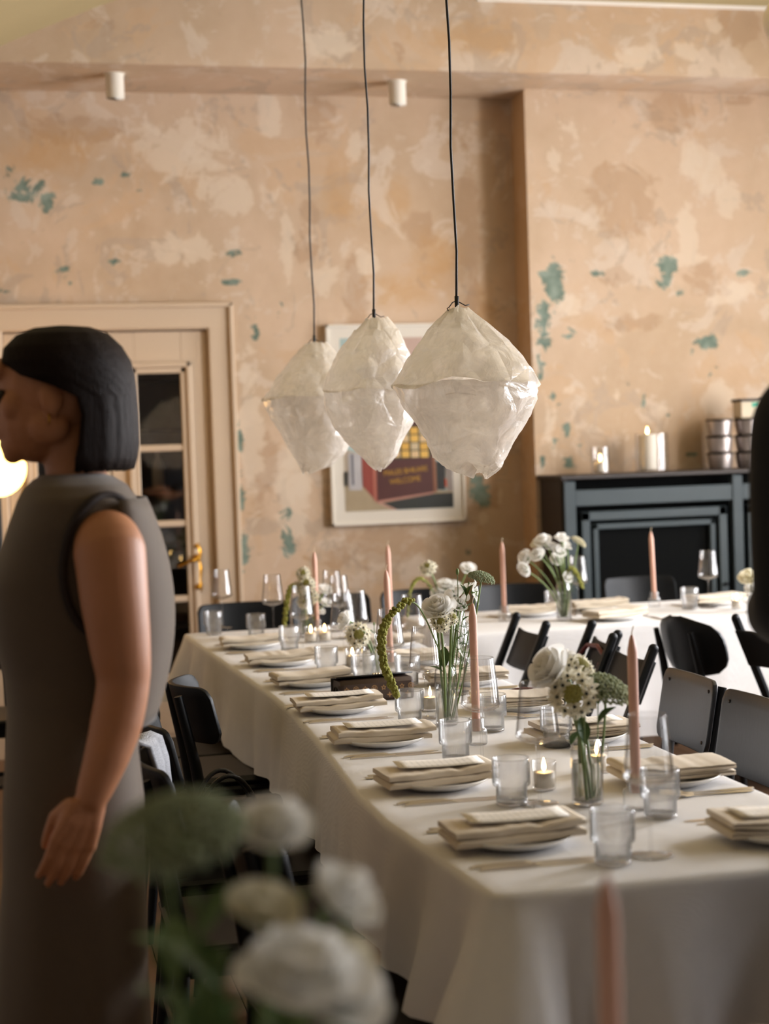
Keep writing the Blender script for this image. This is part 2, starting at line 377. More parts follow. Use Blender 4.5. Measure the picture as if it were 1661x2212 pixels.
wall_grid('wall_back', XL, CHX+.02, 0, BEAMZ+.05, WALLY, [(DX0, DX1, 0, DZ1)], {'teal': px_ell(teal_w, WALLY), 'cream': px_ell(cream_w, WALLY), 'dark': px_ell(dark_w, WALLY), 'ochre': px_ell(ochre_w, WALLY)})
teal_c = [(1192, 612, 26, 46), (1172, 685, 16, 36), (1240, 566, 11, 7), (1288, 592, 14, 9), (1440, 572, 25, 17), (1432, 615, 20, 16), (1468, 632, 10, 14), (1612, 590, 22, 9),
          (1180, 740, 18, 20), (1232, 722, 14, 9), (1360, 828, 28, 11), (1392, 868, 11, 26), (1525, 738, 28, 20), (1498, 762, 8, 12), (1542, 800, 9, 20), (1190, 862, 10, 18),
          (1212, 872, 8, 8), (1224, 930, 12, 20), (1252, 966, 11, 11), (1258, 934, 8, 8), (1440, 895, 9, 9), (1200, 955, 12, 26), (1228, 1004, 20, 16), (1495, 982, 14, 9), (1168, 800, 9, 40), (1172, 1000, 14, 24)]
cream_c = [(1232, 285, 40, 40), (1200, 345, 20, 36), (1500, 350, 45, 45), (1482, 490, 25, 70), (1570, 430, 36, 46), (1530, 370, 50, 50), (1560, 650, 40, 16), (1600, 622, 40, 14), (1500, 690, 34, 14), (1550, 860, 40, 40), (1335, 880, 14, 60), (1430, 875, 22, 40), (1190, 930, 30, 80), (1230, 660, 40, 30), (1470, 560, 70, 12), (1230, 840, 16, 16)]
dark_c = [(1330, 600, 60, 30), (1520, 600, 60, 50), (1340, 440, 100, 80), (1600, 220, 60, 16), (1450, 240, 60, 50), (1600, 900, 30, 40), (1380, 700, 80, 30)]
wall_grid('wall_chimney_breast', CHX, XR, 0, BEAMZ+.05, CHIMY, (), {'teal': px_ell(teal_c, CHIMY), 'cream': px_ell(cream_c, CHIMY), 'dark': px_ell(dark_c, CHIMY), 'ochre': []})
zz = [(7.96, 2.0, .2, 4)]
wall_grid('wall_chimney_side', CHIMY, WALLY+.02, 0, BEAMZ+.05, CHX, (), {'teal': [], 'cream': [], 'dark': [], 'ochre': zz}, axis='Y')
# arched beam: soffit profile in X
def soff(x):
    z = BEAMZ
    if x < .28: z -= .32*(1-math.sqrt(max(0, 1-((.28-x)/1.35)**2))) if x > -1.07 else .32
    if x > 3.75: z -= .45*(1-math.sqrt(max(0, 1-((x-3.75)/1.2)**2)))
    return z
def ceil_z(x):
    return CEILZ if x > .75 else CEILZ - .42*(.75-x)**1.12
xs = list(np.linspace(XL, XR, 150))
mb = MB(); mb.quadgrid([[(x, BEAMY+.0*1, soff(x)+t*(ceil_z(x)+.02-soff(x))) for x in xs] for t in np.linspace(0, 1, 10)])
mb.quadgrid([[(x, y, soff(x)) for x in xs] for y in (BEAMY, 7.7, 7.9, WALLY+.02)])
bo = mb.build('wall_beam', M['plaster'], weld=True)
for att in ('teal', 'cream', 'dark', 'ochre'):
    el = {'cream': px_ell([(1480, 110, 40, 30), (1540, 60, 20, 30), (1380, 120, 60, 30), (720, 90, 60, 50)], BEAMY), 'dark': px_ell([(215, 60, 50, 60), (860, 120, 26, 40), (1600, 60, 60, 60)], BEAMY), 'ochre': px_ell([(1050, 80, 150, 40)], BEAMY)}.get(att, [])
    XX = np.array([v.co.x for v in bo.data.vertices]); ZZ = np.array([v.co.z for v in bo.data.vertices]); val = np.zeros(len(XX))
    for x, z, rx, rz in el: val = np.maximum(val, np.clip(1.35-.85*np.sqrt(((XX-x)/rx)**2+((ZZ-z)/rz)**2), 0, 1))
    bo.data.attributes.new(att, 'FLOAT', 'POINT').data.foreach_set('value', val.astype(np.float32))
tag(bo, kind='structure')
mb = MB(); mb.quadgrid([[(x, y, ceil_z(x)) for x in np.linspace(XL, XR, 60)] for y in (YF, 0, 4, BEAMY+.02)])
tag(mb.build('ceiling', M['ceiling'], smooth=True), kind='structure')
mb = MB()                                                    # narrow white cornice where ceiling meets beam
mb.prism([(2.3, BEAMY-.03, CEILZ+.004), (2.3, BEAMY+.001, CEILZ-.014), (2.3, BEAMY+.001, CEILZ+.01)], (XR-2.3, 0, 0))
tag(mb.build('trim_1', M['whitepaint']), kind='structure')
# window wall with openings, left wall, wall behind the camera
tag(wall_grid('wall_right', YF, WALLY, 0, CEILZ, XR, [(a, b, WZ0, WZ1) for a, b in WINDOWS], None, .4, M['sidewall'], 'Y'), kind='structure')
tag(wall_grid('wall_left', YF, WALLY, 0, CEILZ, XL, (), None, .8, M['sidewall'], 'Y'), kind='structure')
tag(wall_grid('wall_front', XL, XR, 0, CEILZ, YF, (), None, .8, M['sidewall']), kind='structure')
for k, (a, b) in enumerate(WINDOWS):
    w = empty(f'window_{k+1}', (XR, (a+b)/2, WZ0)); tag(w, kind='structure'); hw, hh = (b-a)/2, WZ1-WZ0
    f = MB(); f.box(-.04, .30, -hw-.01, -hw+.06, 0, hh); f.box(-.04, .30, hw-.06, hw+.01, 0, hh); f.box(-.04, .30, -hw, hw, hh-.06, hh+.01); f.box(-.08, .30, -hw-.03, hw+.03, -.04, .02)
    f.build('window_frame', M['whitepaint'], w)
    g = MB(); g.box(.16, .21, -.03, .03, 0, hh); g.box(.16, .21, -hw, hw, hh*.66, hh*.66+.05); g.build('window_bar', M['whitepaint'], w)
# floor of separate planks
fl = MB(); fl.box(XL, XR, YF, WALLY+.6, -.06, -.012); flo = fl.build('floor', M['floorsub']); tag(flo, kind='structure')
PW = .19; pl = MB(); pl.box(.0015, PW-.0015, 0, 3.55, -.012, 0, .0015); plm = pl.mesh('plank', M['plank'])
i = 0; x = XL
while x < XR-.01:
    for k in range(-1, 4):
        y0 = YF + k*3.555 + (i % 3)*1.18
        if y0 > WALLY or y0+3.55 < YF: continue
        add('plank', plm, flo, (x, y0, 0))
    x += PW; i += 1
# skirting
def base(name, x0, x1, y, side=1):
    m = MB(); m.box(x0, x1, y-.018, y, 0, .11, .004); m.box(x0, x1, y-.012, y, .11, .13, .003); tag(m.build(name, M['cream']), kind='structure')
base('baseboard_back', DX1+.125, CHX, WALLY)

# double glazed door with casing
m = MB()
def casing_piece(a, b, horiz):
    m.beam(a, b, .118, .035, (0, -1, 0), .008)
cw = .118
for xx in (DX1+cw/2, DX0-cw/2):
    m.beam((xx, WALLY-.012, 0), (xx, WALLY-.012, DZ1+cw), cw, .035, (0, -1, 0), .008)
m.beam((DX0-cw, WALLY-.013, DZ1+cw/2), (DX1+cw, WALLY-.013, DZ1+cw/2), cw, .035, (0, -1, 0), .008)
m.box(DX1+cw-.012, DX1+cw+.012, WALLY-.048, WALLY+.01, 0, DZ1+cw+.012, .006); m.box(DX0-cw-.012, DX0-cw+.012, WALLY-.048, WALLY+.01, 0, DZ1+cw+.012, .006)
m.box(DX0-cw-.012, DX1+cw+.012, WALLY-.048, WALLY+.01, DZ1+cw-.012, DZ1+cw+.014, .006)
m.box(DX1-.002, DX1+.03, WALLY, WALLY+.12, 0, DZ1); m.box(DX0-.03, DX0+.002, WALLY, WALLY+.12, 0, DZ1); m.box(DX0, DX1, WALLY, WALLY+.12, DZ1-.002, DZ1+.03)
tag(m.build('trim_2', M['cream']), kind='structure')
def door_leaf(name, x0, x1, handle):
    d = empty(name, (x0, WALLY+.005, 0)); tag(d, kind='structure'); w = x1-x0; gx0, gx1 = w*.5-.115, w*.5+.115; gz0, gz1 = .36, 1.885
    b = MB(); b.box(.004, gx0, 0, .04, .01, DZ1-.008, .003); b.box(gx1, w-.004, 0, .04, .01, DZ1-.008, .003); b.box(gx0, gx1, 0, .04, .01, gz0, .002); b.box(gx0, gx1, 0, .04, gz1, DZ1-.008, .002)
    b.build('leaf_frame', M['cream'], d)
    b = MB()
    for e, dep in ((0, -.022), (.028, -.010)):
        a0, a1, c0, c1 = gx0-.05+e, gx1+.05-e, gz0-.05+e, gz1+.05-e; t = .03
        b.box(a0, a0+t, dep, .001, c0, c1, .007); b.box(a1-t, a1, dep, .001, c0, c1, .007); b.box(a0, a1, dep, .001, c0, c0+t, .007); b.box(a0, a1, dep, .001, c1-t, c1, .007)
    b.build('glazing_moulding', M['cream'], d)
    for k in range(1, 4):
        z = gz0+(gz1-gz0)*k/4; b = MB(); b.box(gx0, gx1, -.004, .03, z-.017, z+.017, .006); b.build('glazing_bar', M['cream'], d)
    for k in range(4):
        z0 = gz0+(gz1-gz0)*k/4; b = MB(); b.box(gx0, gx1, .016, .02, z0, z0+(gz1-gz0)/4); b.build('pane', M['pane'], d)
    b = MB(); b.box(.05, w-.05, -.006, .001, .06, .26, .004); b.build('lower_panel', M['cream'], d)
    if handle:
        hx = w-.095; hp = MB()
        prof = [(.012, -.125), (.018, -.118), (.021, -.09), (.015, -.06), (.021, -.03), (.023, 0), (.016, .03), (.021, .06), (.023, .085), (.015, .11), (.012, .125)]
        rows = [[(hx+1.25*r*math.cos(a), -.004-.012*abs(math.sin(a))*(1 if math.sin(a) > 0 else 0), .895+z) for a in [math.pi*2*j/12 for j in range(12)]] for r, z in prof]
        hp.quadgrid(rows, closed_u=True); h = hp.build('handle_plate', M['brass'], d, True)
        lv = MB(); lv.sphere((hx, -.022, .945), .021, 10, 7); lv.tube([(hx, -.01, .945), (hx, -.045, .942)], .009); lv.tube([(hx, -.045, .942), (hx-.03, -.05, .935), (hx-.07, -.05, .918), (hx-.10, -.048, .905)], [.008, .008, .007, .006]); lv.build('lever', M['brass'], h, True)
        kh = MB(); kh.sphere((hx, -.017, .80), .017, 10, 7); kh.sphere((hx, -.015, 1.005), .015, 10, 7); kh.build('knob', M['brass'], h, True)
    return d
door_leaf('door_1', DX0, (DX0+DX1)/2, False); door_leaf('door_2', (DX0+DX1)/2, DX1, True)
# dim pantry behind the glass
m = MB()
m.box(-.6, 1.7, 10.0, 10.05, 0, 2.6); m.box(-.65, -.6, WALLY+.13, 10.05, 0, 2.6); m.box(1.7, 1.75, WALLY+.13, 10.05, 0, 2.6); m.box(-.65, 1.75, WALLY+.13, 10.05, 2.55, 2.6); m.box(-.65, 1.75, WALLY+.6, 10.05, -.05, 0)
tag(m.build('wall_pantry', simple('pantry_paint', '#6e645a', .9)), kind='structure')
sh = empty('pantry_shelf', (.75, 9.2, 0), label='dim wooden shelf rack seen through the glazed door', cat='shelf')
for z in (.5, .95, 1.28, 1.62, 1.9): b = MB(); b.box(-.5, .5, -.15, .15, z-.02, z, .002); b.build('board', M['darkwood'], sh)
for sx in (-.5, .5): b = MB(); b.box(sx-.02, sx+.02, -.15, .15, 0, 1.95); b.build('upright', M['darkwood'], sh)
def lathe_thing(name, prof, mat, loc, label, cat, n=20, group=None, smooth=True):
    m = MB(); m.lathe(prof, n); o = m.build(name, mat, None, smooth, loc); return tag(o, label, cat, group)
lathe_thing('bowl', [(.03, 0), (.05, .01), (.11, .07), (.12, .09), (.112, .088), (.05, .02), (0, .015)], M['porcelain'], (.62, 9.15, 1.62), 'white bowl on the shelf behind the top door pane', 'bowl')
lathe_thing('bottle', [(.035, 0), (.036, .12), (.03, .15), (.013, .18), (.013, .21), (0, .21)], M['porcelain'], (.83, 9.15, 1.28), 'white bottle on the shelf behind the glazed door', 'bottle')
lathe_thing('jar', [(.04, 0), (.045, .02), (.045, .09), (.03, .1), (0, .1)], M['tin'], (.8, 9.15, .95), 'grey jar on the shelf behind the glazed door', 'jar')
lathe_thing('bowl', [(.03, 0), (.05, .01), (.10, .06), (.095, .058), (0, .015)], M['tin'], (.64, 9.15, 1.28), 'grey metal bowl on the shelf behind the glazed door', 'bowl')

# downlights under the beam
for k, (px, py, lab) in enumerate(((247, 160, 'white cylinder ceiling spotlight under the beam above the cream door'), (857, 176, 'white cylinder ceiling spotlight under the beam above the framed picture'))):
    p = PZ(px, py, BEAMZ); t = empty('ceiling_spotlight', (p.x, p.y, soff(p.x)-.115), 0, lab, 'spotlight')
    b = MB(); b.lathe([(.036, .0), (.043, .0), (.043, .112), (0, .112)], 24); b.lathe([(.036, 0), (.034, .02), (0, .02)], 24); b.build('housing', M['plasticwhite'], t, 35)
    b = MB(); b.lathe([(.0, .018), (.033, .018)], 20); b.capt = False; b.build('lens', M['downlight'], t)
    b = MB(); b.lathe([(.05, .112), (.05, .1155), (0, .1155)], 24); b.build('mounting_plate', M['plasticwhite'], t)
    l = bpy.data.lights.new('spot', 'SPOT'); l.energy = 3; l.color = (1, .66, .34); l.spot_size = R(110); l.spot_blend = .8; l.shadow_soft_size = .03
    lo = bpy.data.objects.new('spotlight_beam', l); COL.objects.link(lo); lo.parent = t; lo.location = (0, 0, -.005)

# ================================================================== RADIATOR CABINET
CABX0, CABX1, CABZ = 2.665, 4.62, 1.30
cab = empty('radiator_cabinet', (CABX0, BEAMY, 0), 0, 'grey-blue panelled radiator cabinet with black mesh fronts against the plaster wall', 'cabinet')
W = CABX1-CABX0; D = CHIMY-BEAMY
b = MB(); b.box(-.02, W+.02, -.025, D, CABZ-.022, CABZ, .004); b.build('top_slab', M['darkwood'], cab)
b = MB(); b.box(0, .02, .0, D, 0, CABZ-.022); b.build('side_panel', M['darkwood'], cab)
b = MB(); b.box(W-.02, W, .0, D, 0, CABZ-.022); b.build('side_panel', M['darkwood'], cab)
b = MB(); b.box(.02, W-.02, .10, .11, 0, CABZ-.022); b.build('back_board', M['blackmesh'], cab)
stx = [(0.0, .06), (.90, .955), (1.80, W-.02)]
for a, c in stx: b = MB(); b.box(a, c, -.012, .03, 0, CABZ-.03, .003); b.build('stile', M['greypaint'], cab)
for k in range(2):
    a, c = stx[k][1], stx[k+1][0]
    for z0, z1 in ((CABZ-.155, CABZ-.075), (.05, .15)): b = MB(); b.box(a, c, -.008, .02, z0, z1, .003); b.build('rail', M['greypaint'], cab)
    dr = empty('door_panel', (0, 0, 0)); dr.parent = cab
    a2, c2, z0, z1 = a+.03, c-.03, .18, CABZ-.185
    for e, y0, t in ((0, -.004, .045), (.062, .004, .028)):
        f = MB(); A, C, Z0, Z1 = a2+e, c2-e, z0+e, z1-e
        f.box(A, A+t, y0, .03, Z0, Z1, .004); f.box(C-t, C, y0, .03, Z0, Z1, .004); f.box(A, C, y0, .03, Z1-t, Z1, .004); f.box(A, C, y0, .03, Z0, Z0+t, .004)
        f.build('moulding', M['greypaint'], dr)
    f = MB(); f.box(a2+.08, c2-.08, .03, .036, z0+.08, z1-.08); f.build('mesh_panel', M['blackmesh'], dr)
    f = MB(); f.lathe([(.012, 0), (.006, .004), (.006, .012), (.011, .02), (0, .024)], 12); o = f.build('knob', M['blackwood'], dr, True); o.rotation_euler = (R(90), 0, 0); o.location = (c2-.02, -.002, .72)

# hurricane candles, tins on the cabinet
def flame(parent, z, s=1.0, name='flame'):
    m = MB(); m.lathe([(0, 0), (.0035*s, .004*s), (.0048*s, .010*s), (.0035*s, .018*s), (.0012*s, .025*s), (0, .029*s)], 10); return m.build(name, M['flame'], parent, True, (0, 0, z))
def hurricane(px, py, r, h, candles, label):
    p = PY(px, py, BEAMY+.17); t = empty('hurricane_candle', (p.x, p.y, CABZ), 0, label, 'candle holder')
    g = MB(); g.capt = False; g.lathe([(0, .001), (r*.9, .001), (r, .006), (r, h-.003), (r*.99, h), (r-.003, h-.002), (r-.003, .008), (0, .006)], 32); g.build('glass_cylinder', M['hurricane'], t, 40)
    for (dx, cr, ch, slump) in candles:
        c = MB(); c.lathe([(cr*.98, 0), (cr, .01), (cr, ch-.006), (cr*.93, ch), (cr*.6, ch-.004), (.2*cr, ch-.008), (0, ch-.009)], 24)
        c.v = [(x, y, z+(slump*(x/cr) if z > ch*.6 else 0)) for x, y, z in c.v]
        o = c.build('pillar_candle', M['whitewax'], t, True, (dx, 0, .007)); w = MB(); w.tube([(0, 0, ch-.01), (.001, 0, ch+.006)], .0012, 6); w.build('wick', M['wick'], o)
        flame(o, ch+.001, 1.3)
hurricane(1297, 1015, .048, .135, [(0, .034, .055, .012)], 'short glass cylinder with a half-burnt lit candle on the dark cabinet')
hurricane(1409, 1015, .084, .195, [(-.022, .046, .185, 0)], 'tall glass cylinder with a lit pillar candle on the dark cabinet')
def tin(p, z, k, lab, grp):
    t = empty('tin', (p.x, p.y, z), 0, lab, 'tin', grp)
    m = MB(); m.lathe([(.050, 0), (.055, .004), (.066, .070), (.066, .074), (0, .074)], 28); m.build('can_body', M['tin'], t, 40)
    m = MB(); m.lathe([(.066, .074), (.0685, .076), (.0685, .084), (.066, .086), (0, .086)], 28); m.build('lid', M['darktin'], t, 40)
for (px, n, g) in ((1556, 3, 'left tin stack'), (1616, 3, 'right tin stack')):
    p = PY(px, 1012, BEAMY+.17)
    for k in range(n):
        tin(p, CABZ+k*.086, k, '%s metal tin of the stack %s' % (('bottom', 'middle', 'top')[k], 'next to the tall glass candle' if px < 1600 else 'beneath the small cream box'), None)
p = PY(1618, 1012, BEAMY+.17); z0 = CABZ+3*.086
t = empty('box', (p.x, p.y, z0), 0, 'small cream box with green mark on top of the tin stack', 'box')
m = MB(); m.box(-.06, .06, -.05, .05, 0, .085, .003); m.build('carton', M['menu'] if False else simple('cream_card', '#d9c9b0', .8), t)
m = MB(); m.box(-.066, .066, -.056, .056, .085, .10, .003); m.build('lid', M['darkwood'], t)
m = MB(); m.box(.0, .045, -.0515, -.049, .055, .078); m.build('green_mark', simple('green_print', '#4fae93', .7), t)

# ================================================================== FRAMED PICTURE
PYY = WALLY-.03
pic = empty('framed_picture', (1.9635, PYY, 1.074), 0, 'framed colour print of a red booth on the peeling plaster wall', 'picture')
pw, ph = .7135, 1.03; fr = .014
b = MB(); b.box(-pw/2, -pw/2+fr, -.012, .028, 0, ph, .002); b.box(pw/2-fr, pw/2, -.012, .028, 0, ph, .002); b.box(-pw/2, pw/2, -.012, .028, 0, fr, .002); b.box(-pw/2, pw/2, -.012, .028, ph-fr, ph, .002); b.build('frame', M['whitepaint'], pic)
b = MB(); b.box(-pw/2+fr, pw/2-fr, 0, .02, fr, ph-fr); b.build('mount', simple('white_mount_card', '#e6ddcf', .8), pic)
art = empty('print', (0, 0, 0)); art.parent = pic
def apx(cx, cy): p = PY(700+cx/5.537, 880+cy/5.537, PYY); return p.x-1.9635, p.z-1.074
AX0, AX1 = -pw/2+.072, pw/2-.065; AZ0, AZ1 = .072, ph-.07
nart = [0]
def apoly(name, pts, col, raw=False):
    nart[0] += 1; y = -.0002-.0003*nart[0]
    P = [(max(AX0, min(AX1, x)), max(AZ0, min(AZ1, z))) for x, z in ([apx(*q) for q in pts] if not raw else pts)]
    m = MB(); m.poly([(x, y, z) for x, z in P]); o = m.build(name, simple('print_'+name, col, .45, nscale=12, namp=.15), art, weld=False); return o
apoly('sky', [(AX0, AZ0), (AX1, AZ0), (AX1, AZ1), (AX0, AZ1)], '#a9bdba', True)
apoly('facade', [(-.1, .45), (AX1, .45), (AX1, AZ1), (-.1, AZ1)], '#c0a394', True)
apoly('far_wall', [(200, 500), (450, 560), (450, 990), (200, 960)], '#b9a893')
apoly('pavement', [(200, 940), (1560, 1000), (1560, 1300), (200, 1300)], '#a99678')
apoly('asphalt', [(660, 1150), (1320, 1030), (1580, 1015), (1580, 1216), (870, 1246)], '#23251f')
apoly('kerb', [(640, 1150), (690, 1140), (880, 1246), (830, 1246)], '#b98f7d')
apoly('booth_side', [(430, 200), (600, 260), (640, 1145), (460, 940)], '#8d3a2c')
apoly('booth_front', [(600, 120), (1290, 80), (1312, 1025), (640, 1145)], '#4c1f18')
apoly('booth_edge', [(640, 1118), (1312, 1008), (1312, 1030), (640, 1148)], '#b57f6c')
apoly('booth_post', [(575, 600), (612, 600), (630, 1130), (595, 1110)], '#b06652')
apoly('door_frame', [(1290, 560), (1330, 560), (1350, 1015), (1312, 1015)], '#8c5a3c')
apoly('dark_doorway', [(1335, 640), (1445, 660), (1445, 985), (1350, 985)], '#1d1d18')
apoly('grey_post', [(1445, 640), (1560, 680), (1560, 1000), (1460, 990)], '#93877f')
apoly('orange_mark', [(1440, 850), (1462, 860), (1470, 950), (1448, 950)], '#c8502a')
apoly('white_post', [(285, 545), (440, 560), (452, 990), (300, 990)], '#b9b4b4')
apoly('post_lettering', [(318, 560), (345, 560), (358, 930), (332, 930)], '#5c5a62')
apoly('black_box', [(200, 768), (280, 768), (282, 948), (200, 940)], '#20231f')
apoly('booth_window', [(800, 230), (1262, 215), (1275, 600), (830, 622)], '#3b3a22')
for r in range(4):
    for c in range(4):
        x0, y0 = 800+c*112+r*4, 240+r*94; col = ('#d8a747', '#d9b98a', '#c9b48f', '#e0b255')[(r*3+c*2) % 4]
        apoly('booth_pane', [(x0, y0), (x0+92, y0-3), (x0+94, y0+76), (x0+3, y0+79)], col)
def lettering(txt, cx, cy, w, tilt, mat, parent):
    cu = bpy.data.curves.new('lettering', 'FONT'); cu.body = txt; cu.align_x = 'CENTER'; cu.align_y = 'CENTER'; cu.size = 1
    o = bpy.data.objects.new('tmp', cu); COL.objects.link(o); dg = bpy.context.evaluated_depsgraph_get(); me = bpy.data.meshes.new_from_object(o.evaluated_get(dg)); bpy.data.objects.remove(o)
    xs = [v.co.x for v in me.vertices]; s = w/(max(xs)-min(xs)); me.materials.clear(); me.materials.append(mat)
    nart[0] += 1; x, z = apx(cx, cy); o = add('lettering', me, parent, (x, -.0004-.0003*nart[0], z), (R(90), tilt, 0), (s, s*1.15, s)); return o
yl = simple('print_yellow_letters', '#b98a22', .5)
lettering('MALES BHKARE', 970, 762, .232, R(-5), yl, art); lettering('WELCOME', 965, 872, .165, R(-5), yl, art)
b = MB(); b.poly([(-pw/2+fr, -.0105, fr), (pw/2-fr, -.0105, fr), (pw/2-fr, -.0105, ph-fr), (-pw/2+fr, -.0105, ph-fr)]); b.build('glazing', thin_glass('picture_glass', (.99, .99, .99), (.9, .9, .9), .05, .6), pic, weld=False)

# ================================================================== PENDANTS
def pendant(cordx, cordy, px_rows, label, seed, Xc=1.1, topend=None):
    rnd = random.Random(seed); top = PX(cordx, cordy, Xc); Y = top.y
    t = empty('pendant_lamp', (top.x, Y, top.z), 0, label, 'pendant lamp')
    L = []
    for y, xl, xr in px_rows:
        a, c = PY(xl, y, Y), PY(xr, y, Y); L.append(((a.x+c.x)/2-top.x, (a.z+c.z)/2-top.z, (c.x-a.x)/2*1.0))
    eq = max(range(len(L)), key=lambda k: L[k][2])
    def ring(cx, z, w, k, amp, n=44):
        out = []
        for j in range(n):
            a = 2*math.pi*j/n; e = .5
            ca, sa = math.cos(a), math.sin(a); sup = (abs(ca)**2.2+abs(sa)**2.2)**(-1/2.2)
            q = Vector((ca, sa, z*2.4))*2.3; nz = mnoise.noise(q+Vector((seed*3.1, 0, 0))) + .6*mnoise.noise(q*2.7+Vector((0, seed, 0)))+.5*mnoise.noise(q*6.5)
            r = 1+amp*nz*(.3+.7*min(1, w/.1))
            zz = z+.020*mnoise.noise(Vector((ca*1.4, sa*1.4, seed+5)))*(1 if k else .3)+.006*nz
            out.append((cx+w*sup*ca*r, w*.9*sup*sa*r, zz))
        return out
    def sheet(seq, name, amp):
        rows = []
        for k in range(len(seq)-1):
            for s in np.linspace(0, 1, 5, endpoint=(k == len(seq)-2)):
                a, c = seq[k], seq[k+1]; rows.append(ring(a[0]+(c[0]-a[0])*s, a[1]+(c[1]-a[1])*s, max(.006, a[2]+(c[2]-a[2])*s), k, amp))
        m = MB(); m.quadgrid(rows, closed_u=True)
        m.v = [(x+rnd.uniform(-.0014, .0014), y+rnd.uniform(-.0014, .0014), z+rnd.uniform(-.0014, .0014)) for x, y, z in m.v]
        return m.build(name, M['paper'], t, 22, weld=False)
    sheet(L[:eq+1], 'upper_shade', .04); sheet([(L[eq][0], L[eq][1]+.004, L[eq][2]*.965)]+L[eq+1:], 'lower_shade', .075)
    c = MB(); zt = CEILZ-top.z; pts = [(0.004*math.sin(k*1.7), .004*math.cos(k*1.3), .01+(zt-.02)*k/14) for k in range(15)]
    c.tube(pts, .0032, 6); c.build('cord', M['cord'], t, True)
    c = MB(); c.tube([(0, 0, -.006), (0, 0, .028)], .0055, 8); c.tube([(0, 0, .016), (-.012, -.004, .012), (-.022, -.006, .0), (-.027, -.006, -.003), (-.024, -.006, -.009)], .0014, 5); c.tube([(0, 0, .016), (.010, -.003, .010), (.020, -.004, .004), (.031, -.003, .006)], .0014, 5); c.build('cord_tie', M['cord'], t, True)
    c = MB(); c.lathe([(.006, 0), (.018, -.004), (.019, -.05), (0, -.05)], 14); c.build('socket', M['plasticwhite'], t, True)
    c = MB(); c.sphere((0, 0, -.085), .03, 12, 8, (1, 1, 1.2)); c.build('bulb', M['glass'], t, True)
    c = MB(); c.lathe([(.045, zt-.022), (.045, zt-.001), (0, zt-.001)], 20); c.build('ceiling_rose', M['cord'], t)
    return t
pendant(987, 664, [(666, 972, 1012), (700, 938, 1048), (740, 912, 1092), (785, 880, 1128), (832, 850, 1158), (865, 872, 1150), (905, 896, 1133), (945, 921, 1108), (985, 938, 1088), (1008, 965, 1079), (1026, 1018, 1052)], 'largest crumpled white paper pendant lamp, hung nearest the table\'s free end', 1)
pendant(808, 688, [(688, 792, 836), (720, 766, 860), (760, 735, 876), (800, 714, 890), (845, 700, 899), (880, 705, 897), (920, 720, 888), (955, 748, 868), (985, 780, 858), (1011, 806, 832)], 'crumpled white paper pendant lamp hanging between the two others', 2)
pendant(679, 741, [(741, 660, 706), (780, 626, 738), (820, 596, 765), (860, 567, 775), (900, 590, 772), (940, 613, 765), (980, 634, 745), (1005, 648, 715), (1020, 655, 672)], 'crumpled white paper pendant lamp hung nearest the cream door', 3)
# white globe pendant cut by the picture edge
p = PY(1695, 45, 6.4); gp = empty('globe_pendant', (p.x, p.y, p.z), 0, 'white globe pendant lamp hanging in front of the beam beside the window wall', 'pendant lamp')
m = MB(); m.sphere((0, 0, 0), .095, 20, 14, (1, 1, 1.05)); m.build('globe', simple('white_globe', '#efe4d6', .5), gp, True)
m = MB(); m.tube([(0, 0, .09), (0, 0, CEILZ-p.z)], .003, 6); m.build('cord', M['cord'], gp)
# warm floor lamp behind the woman
p = PY(-6, 1012, 7.45); fl_ = empty('floor_lamp', (p.x, p.y, 0), 0, 'glowing warm globe floor lamp standing beside the cream door', 'lamp')
m = MB(); m.sphere((0, 0, p.z), .13, 20, 14); m.build('globe_shade', M['globe'], fl_, True)
m = MB(); m.lathe([(.14, 0), (.14, .015), (.02, .025), (.012, .05), (.012, p.z-.12), (.03, p.z-.11), (0, p.z-.11)], 20); m.build('pole', M['cord'], fl_, 40)
l = bpy.data.lights.new('lamp_glow', 'POINT'); l.energy = 5; l.color = (1, .52, .16); l.shadow_soft_size = .13
lo = bpy.data.objects.new('lamp_glow', l); COL.objects.link(lo); lo.parent = fl_; lo.location = (0, -.16, p.z+.05)

